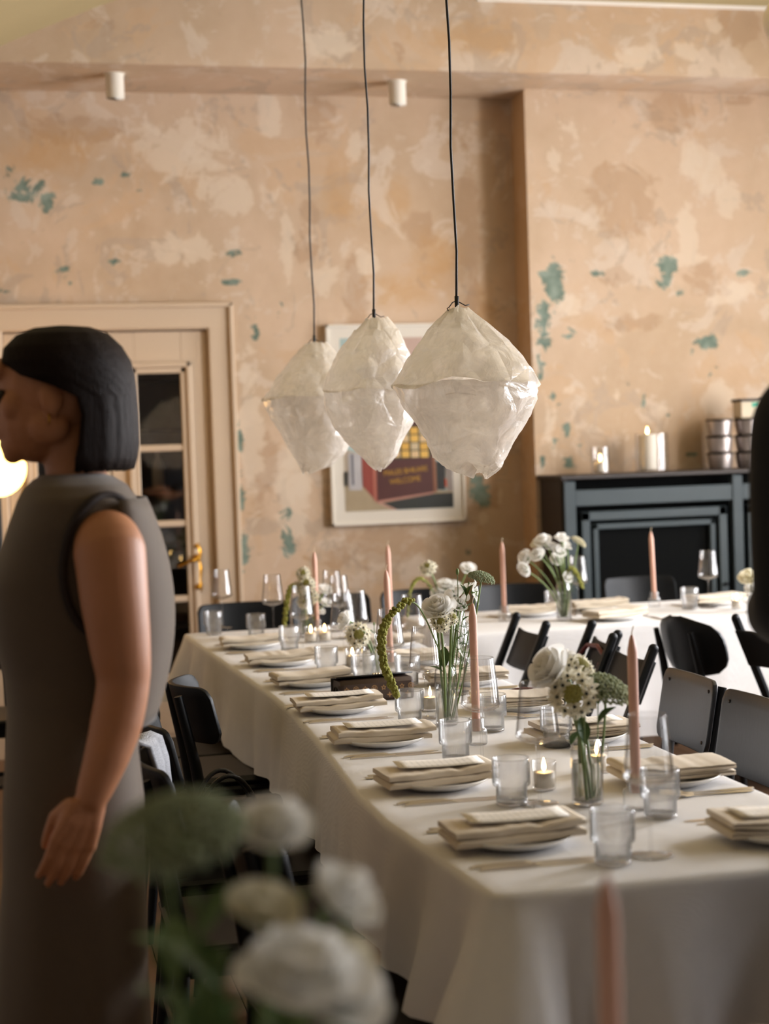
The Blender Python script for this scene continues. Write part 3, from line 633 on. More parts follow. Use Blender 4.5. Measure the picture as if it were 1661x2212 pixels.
# ================================================================== TABLES AND CLOTHS
TZ = .752
LEFT = [(6.36, .665), (5.43, .70), (4.59, .733), (4.28, .733), (3.97, .723), (3.70, .711), (3.43, .694), (3.2, .68), (2.93, .677), (2.65, .70), (2.385, .718)]
def left_x(y):
    P = sorted(LEFT); return float(np.interp(y, [a for a, _ in P], [c for _, c in P]))
def cloth(name, lx, rx, y0, y1, drop, label, seed, fold=.032, nx=26, step=.03, flare=.08):
    ny = int((y1-y0)/step); ys = np.linspace(y0, y1, ny)
    def skew(t, y): return y
    grid = [[Vector((lx(y)+(rx(y)-lx(y))*s, y, TZ)) for s in np.linspace(0, 1, nx)] for y in ys]
    m = MB(); m.quadgrid(grid)
    per = [(0, j) for j in range(nx)] + [(i, nx-1) for i in range(1, ny)] + [(ny-1, j) for j in range(nx-2, -1, -1)] + [(i, 0) for i in range(ny-2, 0, -1)]
    P = [grid[i][j] for i, j in per]; k = len(P)
    nrm = []; s = 0; arc = []
    for a in range(k):
        d = P[(a+1) % k]-P[a-1]; nv = Vector((d.y, -d.x, 0)).normalized(); nrm.append(nv); arc.append(s); s += (P[(a+1) % k]-P[a]).length
    corners = [arc[0], arc[nx-1], arc[nx-1+ny-1], arc[nx-1+ny-1+nx-1]]; tot = s
    def cdist(q): return min(min(abs(q-c), tot-abs(q-c)) for c in corners)
    rad = .016; rows = [P]
    prof = [(rad*math.sin(a), rad*(1-math.cos(a)), 0) for a in (R(30), R(60), R(85))] + [(rad, rad+(drop-rad)*q, q) for q in np.linspace(.06, 1, 12)]
    for o_, dn, q in prof:
        row = []
        for a in range(k):
            q2 = arc[a]; fo = mnoise.noise(Vector((q2*4.6, seed*7.7, q*.5)))*.8+mnoise.noise(Vector((q2*12, seed, q*.8)))*.5
            cd_ = cdist(q2); fl = flare*math.exp(-(cd_/.10)**2)*q**.9 + .05*q*math.exp(-(cd_/.40)**2)*math.sin(q2*24+seed)
            hem = .02*mnoise.noise(Vector((q2*2.0, seed*2, 3)))*q
            row.append(P[a]+nrm[a]*(o_+.012*q+fold*(fo+.3)*q**.8+fl)-Vector((0, 0, dn+hem)))
        rows.append(row)
    b = m.n(); 
    for r in rows: m.v += [tuple(x) for x in r]
    for i in range(len(rows)-1):
        for j in range(k): m.f.append((b+i*k+j, b+(i+1)*k+j, b+(i+1)*k+(j+1) % k, b+i*k+(j+1) % k))
    o = m.build(name, M['cloth'], None, True); return tag(o, label, 'tablecloth')
def table(name, x0, x1, y0, y1, label):
    t = empty(name, ((x0+x1)/2, (y0+y1)/2, 0), 0, label, 'table'); w, d = (x1-x0)/2, (y1-y0)/2
    b = MB(); b.box(-w, w, -d, d, TZ-.034, TZ-.004, .004); b.build('tabletop', M['wood'], t)
    for sx in (-1, 1):
        for sy in (-1, 1): b = MB(); b.box(sx*(w-.2)-.025, sx*(w-.2)+.025, sy*(d-.28)-.025, sy*(d-.28)+.025, 0, TZ-.034, .003); b.build('leg', M['wood'], t)
    b = MB(); b.box(-w+.06, w-.06, -d+.08, d-.08, TZ-.08, TZ-.034); b.build('apron', M['wood'], t)
table('dining_table', .75, 1.40, 2.41, 4.36, 'long dining table under white cloth, half towards the free end'); table('dining_table', .75, 1.40, 4.37, 6.33, 'long dining table under white cloth, half towards the cream door')
table('dining_table', 1.63, 4.1, 5.84, 6.52, 'cross dining table under white cloth in front of radiator cabinet'); table('dining_table', -.35, 1.35, .72, 1.5, 'foreground dining table under a white cloth')
cloth('tablecloth', left_x, lambda y: 1.418, 2.385, 6.36, .25, 'white linen cloth over the long table', 1.3)
cloth('tablecloth', lambda y: 1.60, lambda y: 4.15, 5.81, 6.55, .44, 'white linen cloth over the cross table by the radiator cabinet', 4.1, .016, 60, .05, .02)
cloth('tablecloth', lambda y: -.38, lambda y: 1.38, .69, 1.53, .3, 'white linen cloth over the foreground table', 6.2, .02, 30, .06)

# ================================================================== TABLEWARE PROTOTYPES (meshes shared)
def napkin_mesh(seed):
    m = MB(); L, Wd = .235, .122; z = 0; rn = random.Random(seed*9+1)
    for k in range(2):
        th = .0138; nseg = 26; off = rn.uniform(-.005, .005); xo = rn.uniform(-.006, .008); rows = []
        for i in range(nseg+1):
            s = i/nseg; x = -L/2+L*s+xo; end = min(1, (min(s, 1-s)+.02)*14)
            puff = .34*mnoise.noise(Vector((s*5, seed*3.3, k)))+.15*mnoise.noise(Vector((s*13, seed, k*2)))
            rise = .016*max(0, (s-.6))**1.4*(k+.6) + .010*max(0, .2-s)*(1 if k else .2)
            yo = off+.006*mnoise.noise(Vector((s*3, seed*2, k*3))); hw = Wd/2; t = th*(1+puff)*(.72+.28*end); pr = []
            for a in np.linspace(-90, 90, 9): pr.append((-hw+t*.42-t*.42*math.cos(R(a))*1.0, t*.5+t*.5*math.sin(R(a))))
            pr[4] = (pr[4][0]+.0022*(.5+puff), pr[4][1])
            pr += [(-hw*.35, t*1.03+.001*puff), (hw*.3, t*1.0), (hw*.8, t*.93), (hw, t*.8), (hw-.002, t*.56), (hw-.006, t*.5), (hw+.001, t*.42), (hw-.001, 0), (0, -.0004)]
            rows.append([(x+.004*mnoise.noise(Vector((y*30, k, seed)))*(1-end), y+yo, z+zz+rise) for y, zz in pr])
        b = m.quadgrid(rows, closed_u=True); n_ = len(rows[0]); m.f.append(tuple(b+i for i in range(n_))); m.f.append(tuple(b+nseg*n_+i for i in reversed(range(n_))))
        z += th*.97
    return m.mesh('napkin', M['napkin'], 80)
NAP = [napkin_mesh(k) for k in range(5)]
def plate_mesh():
    m = MB(); r = .108; m.lathe([(0, .002), (r*.6, .002), (r*.64, 0), (r*.68, .002), (r*.85, .008), (r*.99, .017), (r, .019), (r*.985, .0205), (r*.84, .0115), (r*.66, .006), (0, .006)], 40); return m.mesh('plate', M['porcelain'], True)
PLATE = plate_mesh()
def knife_mesh(L=.225):
    m = MB(); hl = L*.45; m.obox((0, -.0055, 0), (hl*.1, 0, 0), (0, .011, 0), (0, 0, .0055))
    m = MB(); rows = []
    for s, w, h in ((0, .004, .003), (.012, .0055, .0058), (hl*.5, .0052, .0065), (hl*.92, .0045, .006), (hl, .0038, .005), (hl+.006, .006, .0025), (L*.75, .0095, .0018), (L*.93, .008, .0016), (L*.985, .004, .0014), (L, .001, .001)):
        rows.append([(s, -w, 0), (s, -w, h*.6), (s, -w*.5, h), (s, w*.5, h), (s, w, h*.6), (s, w, 0)])
    b = m.quadgrid(rows, closed_u=True); m.f.append(tuple(b+i for i in range(6))); return m.mesh('knife', M['steel'], 40)
def fork_mesh(L=.20):
    m = MB(); rows = []; z = lambda s: .002+.012*max(0, (s-.11)/.09)**2
    for s, w in ((0, .003), (.01, .0075), (.05, .006), (.10, .0035), (.125, .0035), (.14, .010), (.15, .0115)):
        rows.append([(s, -w, z(s)), (s, -w*.6, z(s)+.0022), (s, w*.6, z(s)+.0022), (s, w, z(s))])
    m.quadgrid(rows, closed_u=True)
    for k in range(4): y = -.0099+k*.0066; m.tube([(.149, y, z(.149)+.001), (.175, y, z(.175)+.001), (.198, y*.95, z(.198)-.002)], [.0016, .0014, .0008], 5)
    return m.mesh('fork', M['steel'], 40)
KNIFE, FORK = knife_mesh(), fork_mesh()
def tumbler(loc, label, group=None, s=1.0, rot=0):
    t = empty('tumbler', loc, rot, label, 'glass', group)
    if not hasattr(tumbler, 'm'):
        a = MB(); a.capt = False; a.lathe([(0, .006), (.029, .006), (.0305, .008), (.0305, .033), (.0315, .037), (.0365, .0395), (.0372, .044), (.0372, .090), (.0362, .0925), (.0350, .0905), (.0350, .046), (.0295, .040), (.0285, .012), (0, .0105)], 88, rib=-.0017, ribz=(.008, .086)); 
        b = MB(); b.lathe([(0, .001), (.026, .001), (.0305, .003), (.0308, .007), (.027, .0095), (0, .0095)], 32)
        tumbler.m = (a.mesh('tumbler_wall', M['ribglass'], True), b.mesh('tumbler_base', M['glass'], True))
    add('ribbed_wall', tumbler.m[0], t, scale=(s, s, s)); add('thick_base', tumbler.m[1], t, scale=(s, s, s)); return t
def wineglass(loc, label, group=None, s=1.0, tilt=0):
    t = empty('wine_glass', loc, 0, label, 'glass', group)
    if not hasattr(wineglass, 'm'):
        a = MB(); a.capt = False; a.lathe([(.005, .118), (.018, .121), (.036, .127), (.0425, .132), (.0435, .137), (.042, .145), (.032, .238), (.0316, .2395), (.0311, .238), (.0409, .146), (.0418, .138), (.035, .131), (.017, .126), (0, .125)], 44)
        b = MB(); b.lathe([(0, .0035), (.004, .006), (.0034, .02), (.0031, .06), (.0034, .10), (.005, .1175), (.009, .1195), (0, .12)], 16)
        c = MB(); c.lathe([(0, .0006), (.036, .0006), (.0385, .0014), (.036, .0026), (.012, .0042), (.004, .007), (0, .007)], 40)
        wineglass.m = (a.mesh('bowl', M['glass'], True), b.mesh('stem', M['glass'], True), c.mesh('foot', M['glass'], True))
    for nm, me in zip(('bowl', 'stem', 'foot'), wineglass.m): add(nm, me, t, scale=(s, s, s))
    return t
def taper(loc, label, h=.335, group=None, lean=(0, 0)):
    t = empty('taper_candle', loc, 0, label, 'candle', group)
    if not hasattr(taper, 'm'):
        g = MB(); g.capt = False; g.lathe([(0, .001), (.024, .001), (.0255, .004), (.0255, .034), (.0235, .038), (.0185, .041), (.0180, .062), (.0170, .063), (.0135, .062), (.0130, .032), (0, .030)], 40, rib=-.001, ribz=(.005, .033)); 
        w = MB(); w.tube([(0, 0, 0), (.0006, 0, .008), (.003, 0, .015), (.0045, 0, .019)], [.0011, .001, .001, .0008], 6)
        taper.m = (g.mesh('holder', M['ribglass'], True), w.mesh('wick', simple('cream_wick', '#e6d3b6', .8)))
    add('glass_holder', taper.m[0], t)
    z0 = .032; c = MB(); r = .0097
    prof = [(r*.9, 0), (r, .004), (r, h-z0-.046), (r*.97, h-z0-.041), (r*.55, h-z0-.020), (r*.25, h-z0-.012), (0, h-z0-.0105)]
    c.lathe(prof, 24); c.v = [(x+lean[0]*z, y+lean[1]*z, z) for x, y, z in c.v]
    k = c.build('wax_candle', M['pinkwax'], t, True, (0, 0, z0)); zt = h-z0-.013; add('wick', taper.m[1], k, (lean[0]*zt, lean[1]*zt, zt)); return t
def tealight(loc, label, group=None):
    t = empty('tealight', loc, 0, label, 'candle', group)
    if not hasattr(tealight, 'm'):
        g = MB(); g.capt = False; g.lathe([(0, .001), (.022, .001), (.0245, .004), (.0255, .058), (.0248, .0595), (.0238, .058), (.0228, .008), (0, .006)], 36)
        w = MB(); w.lathe([(.0215, 0), (.0218, .030), (.010, .029), (0, .0285)], 24)
        tealight.m = (g.mesh('cup', M['hurricane'], True), w.mesh('wax', M['whitewax'], True))
    add('glass_cup', tealight.m[0], t); w = add('wax', tealight.m[1], t, (0, 0, .0065)); flame(w, .031, 1.0); return t
def vase(loc, label, r=.029, h=.155, water=.09, n=36):
    t = empty('vase', loc, 0, label, 'vase')
    g = MB(); g.capt = False; g.lathe([(0, .001), (r*.9, .001), (r, .005), (r, h*.80), (r*.93, h*.90), (r*.82, h*.95), (r*.80, h*.985), (r*.85, h), (r*.80, h*.995), (r*.76, h*.985), (r*.78, h*.95), (r*.9, h*.89), (r*.94, h*.8), (r*.94, .010), (0, .008)], n); g.build('glass_body', M['glass'], t, True)
    w = MB(); w.lathe([(0, .009), (r*.93, .0105), (r*.93, water), (0, water)], n); w.build('water', M['water'], t, 40)
    return t
ORD = ['first', 'second', 'third', 'fourth', 'fifth', 'sixth', 'seventh', 'eighth']
def setting(cx, cy, side, k, menu=False, rot=0, rows='long table'):
    """one place setting; side +1 door side (guest sits at -x), -1 window side"""
    place = '%s place from the free end, %s side of long table' % (ORD[k], 'door' if side > 0 else 'window') if rows == 'long table' else '%s place from the long table, cross table' % ORD[k]
    rz = rot if side > 0 else math.pi+rot; c, s = math.cos(rz), math.sin(rz); rnd = random.Random(int(cx*1000)+int(cy*977)+side)
    def L(x, y, z=0): return (cx+c*x-s*y, cy+s*x+c*y, TZ+z)
    if rows != 'long table': rz = rot; c, s = math.cos(rz), math.sin(rz)
    tag(add('plate', PLATE, None, L(0, 0, .0005), (0, 0, 0)), 'white side plate, '+place, 'plate', 'side plates')
    tag(add('napkin', NAP[rnd.randrange(5)], None, L(-.005, -.005, .0150), (0, R(rnd.uniform(-1.0, .5)), rz+R(rnd.uniform(-5, 5)))), 'folded beige linen napkin, '+place, 'napkin', 'folded napkins')
    for q in range(2): tag(add('knife', KNIFE, None, L(-.125+.012*q, -.142-.018*q), (0, 0, rz+R(rnd.uniform(-2, 2)))), ('inner', 'outer')[q]+' steel table knife, '+place, 'knife', 'table knives')
    for q in range(2): tag(add('fork', FORK, None, L(-.13+.01*q, .122+.022*q), (0, 0, rz+R(rnd.uniform(-2, 2)))), ('inner', 'outer')[q]+' steel table fork, '+place, 'fork', 'table forks')
    if menu:
        m = MB(); rows_ = [[(x, y, .0025*(x/.09)**2) for x in np.linspace(-.09, .09, 9)] for y in (-.04, -.015, .015, .04)]; m.quadgrid(rows_); mo = m.build('menu_card', M['menu'], None, True, L(0, 0, .0475)); mo.rotation_euler = (0, 0, rz+R(rnd.uniform(-4, 4)))
        md = mo.modifiers.new('thickness', 'SOLIDIFY'); md.thickness = .0006
        tag(mo, 'printed menu card, '+place, 'menu card', 'menu cards')
YK = [2.54+.515*k for k in range(7)]
for k, y in enumerate(YK): setting(.845 if k not in (4, 5) else .868, y+.142, 1, k, menu=(k in (0, 1, 2, 3)))
YR = [2.55, 3.05, 3.56, 4.06, 4.56, 5.07, 5.55]
for k, y in enumerate(YR): setting(1.292, y, -1, k, menu=(k in (0, 2)))
# ---- glasses, candles, votives on the tables
def at(px, py, z=TZ): p = PZ(px, py, z); return (p.x, p.y, z+.0003)
TL = 'ribbed tumbler on long table, '
for px, py, lab in ((985, 1643, 'in front of the vase with the white rose and amaranth'), (886, 1568, 'beside the brown patterned clutch'), (1063, 1580, 'behind the lone tall pink candle'),
                    (1325, 1866, 'nearest the free end on the door side'), (1427, 1766, 'window side, beside the pink candle nearest the free end'), (1106, 1738, 'in front of a glowing tealight'),
                    (786, 1480, 'behind the brown patterned clutch'), (706, 1460, 'between door-side napkin and curved white rosebud'), (626, 1408, 'beside a drooping amaranth tassel'), (554, 1378, 'at the door end beside a wine glass'),
                    (462, 1371, 'at the far door-side corner'), (882, 1482, 'window side behind two wine glasses'), (1000, 1405, 'window side near the cross table'), (1203, 1614, 'window side behind the white star flowers')):
    tumbler(at(px, py), TL+lab, 'ribbed tumblers', rot=px*.1)
WG = 'wine glass on long table, '
for px, py, lab in ((1166, 1737, 'before the white rose with star flowers'), (1042, 1655, 'in front of the lone tall pink candle'), (922, 1552, 'behind the ribbed tumbler at the clutch'), (1406, 1848, 'nearest the free end'),
                    (845, 1492, 'behind the drooping amaranth tip'), (592, 1375, 'at the door end beside a short tumbler'), (482, 1357, 'at the far door-side corner'), (655, 1412, 'before the white star flowers at the door end'),
                    (772, 1428, 'behind the white rosebud'), (744, 1440, 'under the white rosebud'), (894, 1446, 'window side behind the pink candle pair'), (735, 1380, 'at the door end behind white blooms'), (985, 1500, 'window side behind the vase with amaranth'), (720, 1364, 'at the door end beside white blooms')):
    wineglass(at(px, py), WG+lab, 'wine glasses')
for px, py, h, lean, lab in ((1030, 1608, .345, (0, 0), 'pink taper candle standing alone beside the rose and amaranth vase'), (1375, 1748, .345, (0, 0), 'pink taper candle behind the star flower and green umbel vase'),
                             (845, 1452, .335, (-.02, 0), 'pink taper candle behind the drooping amaranth'), (685, 1374, .335, (0, 0), 'pink taper candle beside white star flowers at the door end'),
                             (1090, 1342, .33, (-.006, 0), 'pink taper candle at the joint of long and cross table'), (1414, 1310, .33, (-.03, 0), 'bent-tipped pink taper candle in front of the black radiator mesh'),
                             (845, 1362, .345, (-.01, 0), 'pink taper candle in front of the framed picture wall, window side')):
    taper(at(px, py), lab, h, None, lean)
for px, py, lab in ((1176, 1706, 'lit tealight in glass behind the smooth-lit tumbler'), (930, 1535, 'lit tealight in glass behind the wine glass at the clutch'), (762, 1440, 'lit tealight in glass below the white star flower ball'), (672, 1388, 'lit tealight in glass beside the door-end pink candle, door side'), (702, 1386, 'lit tealight in glass beside the door-end pink candle, window side'),
                    (1290, 1668, 'lit tealight in glass behind the star flower vase'), (1592, 1316, 'lit tealight in glass on the cross table')):
    tealight(at(px, py), lab)
tumbler(at(1490, 1317), 'clear ribbed tumbler on the cross table beside the upright wine glass'); tumbler(at(1196, 1324), 'clear ribbed tumbler on the cross table behind the white bouquet vase')
wineglass(at(1531, 1313), 'wine glass on the cross table in front of grey cabinet mouldings'); wineglass(at(1250, 1326), 'wine glass on the cross table behind the white bouquet vase')
for k, (px, py) in enumerate(((1150, 1330), (1293, 1318), (1545, 1306), (1330, 1338))):
    p = PZ(px, py, TZ); cx, cy = p.x, p.y; pl_ = '%s place from the long table, on the cross table' % ORD[k]
    tag(add('plate', PLATE, None, (cx, cy, TZ+.0005)), 'white side plate, '+pl_, 'plate', 'side plates'); tag(add('napkin', NAP[k], None, (cx, cy, TZ+.016), (0, 0, R(8*k-10))), 'folded beige linen napkin, '+pl_, 'napkin', 'folded napkins')
    for q in (-1, 1): tag(add('knife', KNIFE, None, (cx+.15*q, cy-.11, TZ), (0, 0, R(90))), ('left', 'right')[q > 0]+'-hand steel table knife, '+pl_, 'knife', 'table knives')

# ================================================================== FLOWERS
def petal_cup(w, h, r0, r1, curl, n=7, m=6):
    mb = MB(); rows = []
    for i in range(m+1):
        v = i/m; rr = r0+(r1-r0)*math.sin(v*math.pi/2)**.8+curl*v**5
        row = []
        for j in range(n+1):
            u = -1+2*j/n; wd = w*(math.sin(min(1, v*1.5+.15)*math.pi/2))*(1-.35*v**3*abs(u)**3)
            a = u*wd; z = h*v*(1-.10*u*u*v)-curl*.6*v**6
            row.append((rr*math.cos(a)+.02*math.sin(u*5+v*4)*v, rr*math.sin(a), z))
        rows.append(row)
    mb.quadgrid(rows); return mb
ROSE = [(3, petal_cup(1.45, 1.28, .08, .20, .01)), (4, petal_cup(1.25, 1.32, .10, .36, .03)), (5, petal_cup(1.05, 1.26, .12, .54, .07)), (5, petal_cup(.98, 1.14, .14, .72, .15)), (6, petal_cup(.86, .96, .16, .90, .28))]
ROSE = [(n, m.mesh('rose_petal', M['petal'], True)) for n, m in ROSE]
_bc = MB(); _bc.sphere((0, 0, .62), .34, 14, 10, (.75, .75, 1.55)); BUDCORE = _bc.mesh('rose_heart', M['petal'], True)
LAY = {3: (0, 2, 4), 4: (0, 1, 3, 4), 5: (0, 1, 2, 3, 4)}
ROSEC = [(n, me.copy()) for n, me in ROSE]
for _, me in ROSEC: me.materials.clear(); me.materials.append(M['petalcream'])
_lf = MB(); _lf.quadgrid([[(v, u*.26*math.sin(math.pi*min(1, v*.94+.03))**.8, .10*math.sin(v*2.4)+.10*u*u*math.sin(math.pi*v)) for u in (-1, -.5, 0, .5, 1)] for v in np.linspace(0, 1, 9)]); LEAF = _lf.mesh('leaf', M['leaf'], True)
DLEAF = LEAF.copy(); DLEAF.materials.clear(); DLEAF.materials.append(M['darkleaf'])
_cx = MB(); _cx.sphere((0, 0, .12), .28, 10, 6, (1, 1, .8)); 
for k in range(5):
    a = k*2*math.pi/5; _cx.quadgrid([[(math.cos(a+du)*(.22+.16*v), math.sin(a+du)*(.22+.16*v), .15+.55*v) for du in (-.3*(1-v), .3*(1-v))] for v in (0, .5, 1)])
CALYX = _cx.mesh('calyx', M['stem'], True)
_st = MB()
for k in range(6):
    a = k*math.pi/3; _st.quadgrid([[(math.cos(a)*v-math.sin(a)*u*.25*math.sin(math.pi*min(1, .15+v*.85)), math.sin(a)*v+math.cos(a)*u*.25*math.sin(math.pi*min(1, .15+v*.85)), .25*v*v+.05*u*u) for u in (-1, 0, 1)] for v in (0, .35, .7, 1.0)])
STAR = _st.mesh('star_floret', M['petalcream'] if False else petal_mat('ivory_petal', '#f7f1dd'), True)
_ov = MB(); _ov.sphere((0, 0, .14), .17, 8, 6); OVARY = _ov.mesh('ovary', M['ovary'], True)
def bez(p, c, q, n=10): return [tuple((1-t)**2*Vector(p)+2*t*(1-t)*Vector(c)+t*t*Vector(q)) for t in np.linspace(0, 1, n)]
def orient(dirv, roll=0):
    return (Vector(dirv).to_track_quat('Z', 'Y') @ Euler((0, 0, roll)).to_quaternion()).to_euler()
def stem_root(kind, base, head, bend, label, cat, r=.0017, mat='stem', group=None, n=12):
    rb = random.Random(label); base = Vector(base)+Vector((rb.uniform(-.010, .010), rb.uniform(-.010, .010), 0)); head = Vector(head); t = empty(kind, base, 0, label, cat, group); h = head-base
    ctl = h*.5+Vector(bend); path = bez((0, 0, 0), ctl, h, n); m = MB(); m.tube(path, r, 6); m.build('stem', M[mat], t, True)
    d = (Vector(path[-1])-Vector(path[-2])).normalized(); return t, h, d, path
def leafs(t, path, spec, mesh=None):
    for f, ln, az, up in spec:
        p = Vector(path[int(f*(len(path)-1))]); add('leaf', mesh or LEAF, t, p, (0, -up, az), (ln, ln, ln))
def rose(base, head, r, label, bend=(0, 0, 0), layers=4, dirv=None, cream=False, lf=(), bud=False, cat='flower', name='rose'):
    t, h, d, path = stem_root(name, base, head, bend, label, cat, .0030)
    d = Vector(dirv).normalized() if dirv else d; o = empty('bloom', h-d*r*.75); o.parent = t; o.rotation_euler = orient(d); o.scale = (r, r, r)
    rnd = random.Random(int(r*1e5+h.x*1e4))
    add('heart', BUDCORE, o)
    for li in LAY[layers]:
        n, me = (ROSEC if cream else ROSE)[li]
        off = rnd.uniform(0, 6)
        for k in range(n):
            s = rnd.uniform(.94, 1.06); sc = 1.0 if not bud else .8
            q = add('petal', me, o, (0, 0, .06-.015*li), (rnd.uniform(-.05, .05), rnd.uniform(-.03, .05)+.02*li, off+k*2*math.pi/n), (s*sc, s*sc, s*rnd.uniform(.95, 1.05)))
    add('calyx', CALYX, o, (0, 0, -.12)); leafs(t, path, lf); return t
def bell(base, head, r, label, dirv, bend=(0, 0, 0), lf=()):
    t, h, d, path = stem_root('bellflower', base, head, bend, label, 'flower', .0016); d = Vector(dirv).normalized()
    o = empty('bloom', h-d*r*.4); o.parent = t; o.rotation_euler = orient(d); o.scale = (r, r, r)
    for k in range(5): add('petal', ROSE[4][1], o, (0, 0, 0), (0, .35, k*2*math.pi/5), (1, .75, 1))
    add('calyx', CALYX, o, (0, 0, -.12)); leafs(t, path, lf); return t
def starball(base, head, r, label, dirv, bend=(0, 0, 0), nf=30, fs=.42, lf=()):
    t, h, d, path = stem_root('star_flower', base, head, bend, label, 'flower', .0034); d = Vector(dirv).normalized()
    o = empty('flower_head', h); o.parent = t; o.rotation_euler = orient(d); o.scale = (r, r, r)
    m = MB(); 
    for k in range(40):
        th = .75*math.sqrt(k/40); a = k*2.4; m.sphere((.62*math.sin(th)*math.cos(a), .62*math.sin(th)*math.sin(a), .30+.45*math.cos(th)), .10, 6, 4)
    m.sphere((0, 0, .15), .5, 10, 7); m.build('bud_core', M['starcore'], o, True)
    rj = random.Random(label); nf = int(nf*.8)
    for k in range(nf):
        f = (k+.5)/nf; th = .80+1.05*f**.9; a = k*2.399; n = Vector((math.sin(th)*math.cos(a), math.sin(th)*math.sin(a), math.cos(th)*.75+.10))
        q = add('floret', STAR, o, n*rj.uniform(.72, .98), orient(n+Vector((rj.uniform(-.3, .3), rj.uniform(-.3, .3), .35+rj.uniform(-.2, .3))), k), (fs*1.3, fs*1.3, fs*1.3)); add('ovary', OVARY, q)
    leafs(t, path, lf); return t
def umbel(base, head, r, label, dirv, bend=(0, 0, 0), nf=160, mat='umbel', lf=()):
    t, h, d, path = stem_root('lace_flower', base, head, bend, label, 'flower', .0024); d = Vector(dirv).normalized(); mt = d.to_track_quat('Z', 'Y').to_matrix(); rnd = random.Random(int(r*1e6))
    m = MB(); ry = MB()
    for k in range(nf):
        f = math.sqrt((k+.5)/nf); a = k*2.399; th = f*1.45
        p = Vector((math.sin(th)*math.cos(a), math.sin(th)*math.sin(a), (math.cos(th)-.35)*.62))*r
        for q in range(4):
            o_ = Vector((rnd.uniform(-1, 1), rnd.uniform(-1, 1), rnd.uniform(-.5, .9)))*r*.075; m.sphere(h+mt @ (p+o_), r*rnd.uniform(.035, .06), 6, 4)
        if k % 4 == 0: ry.tube([h-d*r*.35, h+mt @ (p*.6-Vector((0, 0, r*.10))), h+mt @ p], r*.008, 4)
    o = m.build('floret_dome', M[mat], t, True, weld=False); tag(o, kind='stuff'); ry.build('umbel_rays', M['stem'], t, weld=False); leafs(t, path, lf); return t
def amaranth(base, pts, label, r=.0075, bare=.35, mat='amaranth'):
    base = Vector(base); t = empty('amaranth', base, 0, label, 'flower'); P = [Vector(p)-base for p in pts]; path = []
    for i in range(len(P)-1):
        p0, p1, p2, p3 = P[max(0, i-1)], P[i], P[i+1], P[min(len(P)-1, i+2)]
        for s in np.linspace(0, 1, 10, endpoint=(i == len(P)-2)):
            s = float(s); path.append(.5*((2*p1)+(p2-p0)*s+(2*p0-5*p1+4*p2-p3)*s*s+(3*p1-p0-3*p2+p3)*s**3))
    m = MB(); m.tube(path, [.0021]*len(path), 6); m.build('stem', M['stem'], t, True)
    m = MB(); rnd = random.Random(3); k0 = int(len(path)*bare); N_ = len(path)-k0
    for k in range(k0, len(path)):
        f = (k-k0)/N_; dens = 2 if f < .3 else 10
        for q in range(dens):
            o_ = Vector((rnd.uniform(-1, 1), rnd.uniform(-1, 1), rnd.uniform(-1, 1))); o_ = o_.normalized()*r*(1.0 if f < .85 else 1.15*(1-f)/.15*.5+.5)*rnd.uniform(.5, 1); m.sphere(path[k]+o_, r*rnd.uniform(.38, .62), 6, 4)
    o = m.build('tassel', M[mat], t, True, weld=False); tag(o, kind='stuff'); return t
def sprig(base, head, label, bend=(0, 0, 0), lf=(), budr=.005, name='bud_sprig'):
    t, h, d, path = stem_root(name, base, head, bend, label, 'flower', .0011)
    m = MB(); m.sphere(h+d*budr, budr, 8, 6, (.75, .75, 1.5)); m.build('bud', M['stem'], t, True); leafs(t, path, lf); return t
def fern(base, head, label, bend=(0, 0, 0), n=26, ln=.03):
    t, h, d, path = stem_root('feathery_sprig', base, head, bend, label, 'foliage', .001); m = MB(); rnd = random.Random(5)
    for k in range(n*4):
        p = Vector(path[rnd.randrange(len(path)//2, len(path))]); v = Vector((rnd.uniform(-1, 1), rnd.uniform(-1, 1), rnd.uniform(-.2, 1))).normalized()*ln*rnd.uniform(.4, 1)
        m.tube([p, p+v*.6, p+v], .0004, 3)
    tag(m.build('thread_leaves', M['leaf'], t, weld=False), kind='stuff'); return t
def inv(v, dx=0, dy=0, z=.014): return (v[0]+dx, v[1]+dy, v[2]+z)

# -- vase with rose, amaranth and lace flower (sharpest bouquet)
v1 = at(966, 1566); vase(v1, 'clear glass vase holding the white rose and drooping amaranth'); Y1 = v1[1]
rose(inv(v1, -.006), PY(945, 1310, Y1-.03), .038, 'large white rose in the vase with drooping amaranth', (-.01, 0, .02), 5, (-.35, -.45, .85))
bell(inv(v1, .006), PY(985, 1290, Y1+.02), .026, 'white bellflower behind the large white rose', (-.2, -.6, .6), (0, 0, .02))
rose(inv(v1, .01), PY(992, 1304, Y1-.005), .020, 'small white bloom right behind the large rose', (0, 0, .02), 3, (.2, -.6, .7))
bell(inv(v1, .012), PY(1030, 1278, Y1+.01), .026, 'white bellflower under the sage green lace flower', (.75, -.35, .1), (.005, 0, .02))
bell(inv(v1, .004, .01), PY(1004, 1262, Y1+.05), .024, 'white bellflower at the top of the amaranth bouquet', (-.1, .2, .9), (0, 0, .02))
umbel(inv(v1, .010, -.004), PY(1040, 1248, Y1-.01), .034, 'sage green lace flower above the lone pink candle', (.25, -.2, .95), (.012, 0, -.01))
starball(inv(v1, -.004, -.01), PY(952, 1345, Y1-.055), .021, 'cream star flower cluster beneath the large white rose', (-.2, -.75, .35), (0, -.02, .01), 24, .46)
starball(inv(v1, .004, -.01), PY(975, 1335, Y1-.04), .016, 'small cream star flower cluster beside the rose stem', (.5, -.6, .45), (0, -.01, .01), 12, .5)
sprig(inv(v1, .004), PY(988, 1240, Y1), 'slim closed bud above the white rose', (.018, 0, .0), [(.72, .028, 2.6, .5), (.62, .02, .3, .4)], .006)
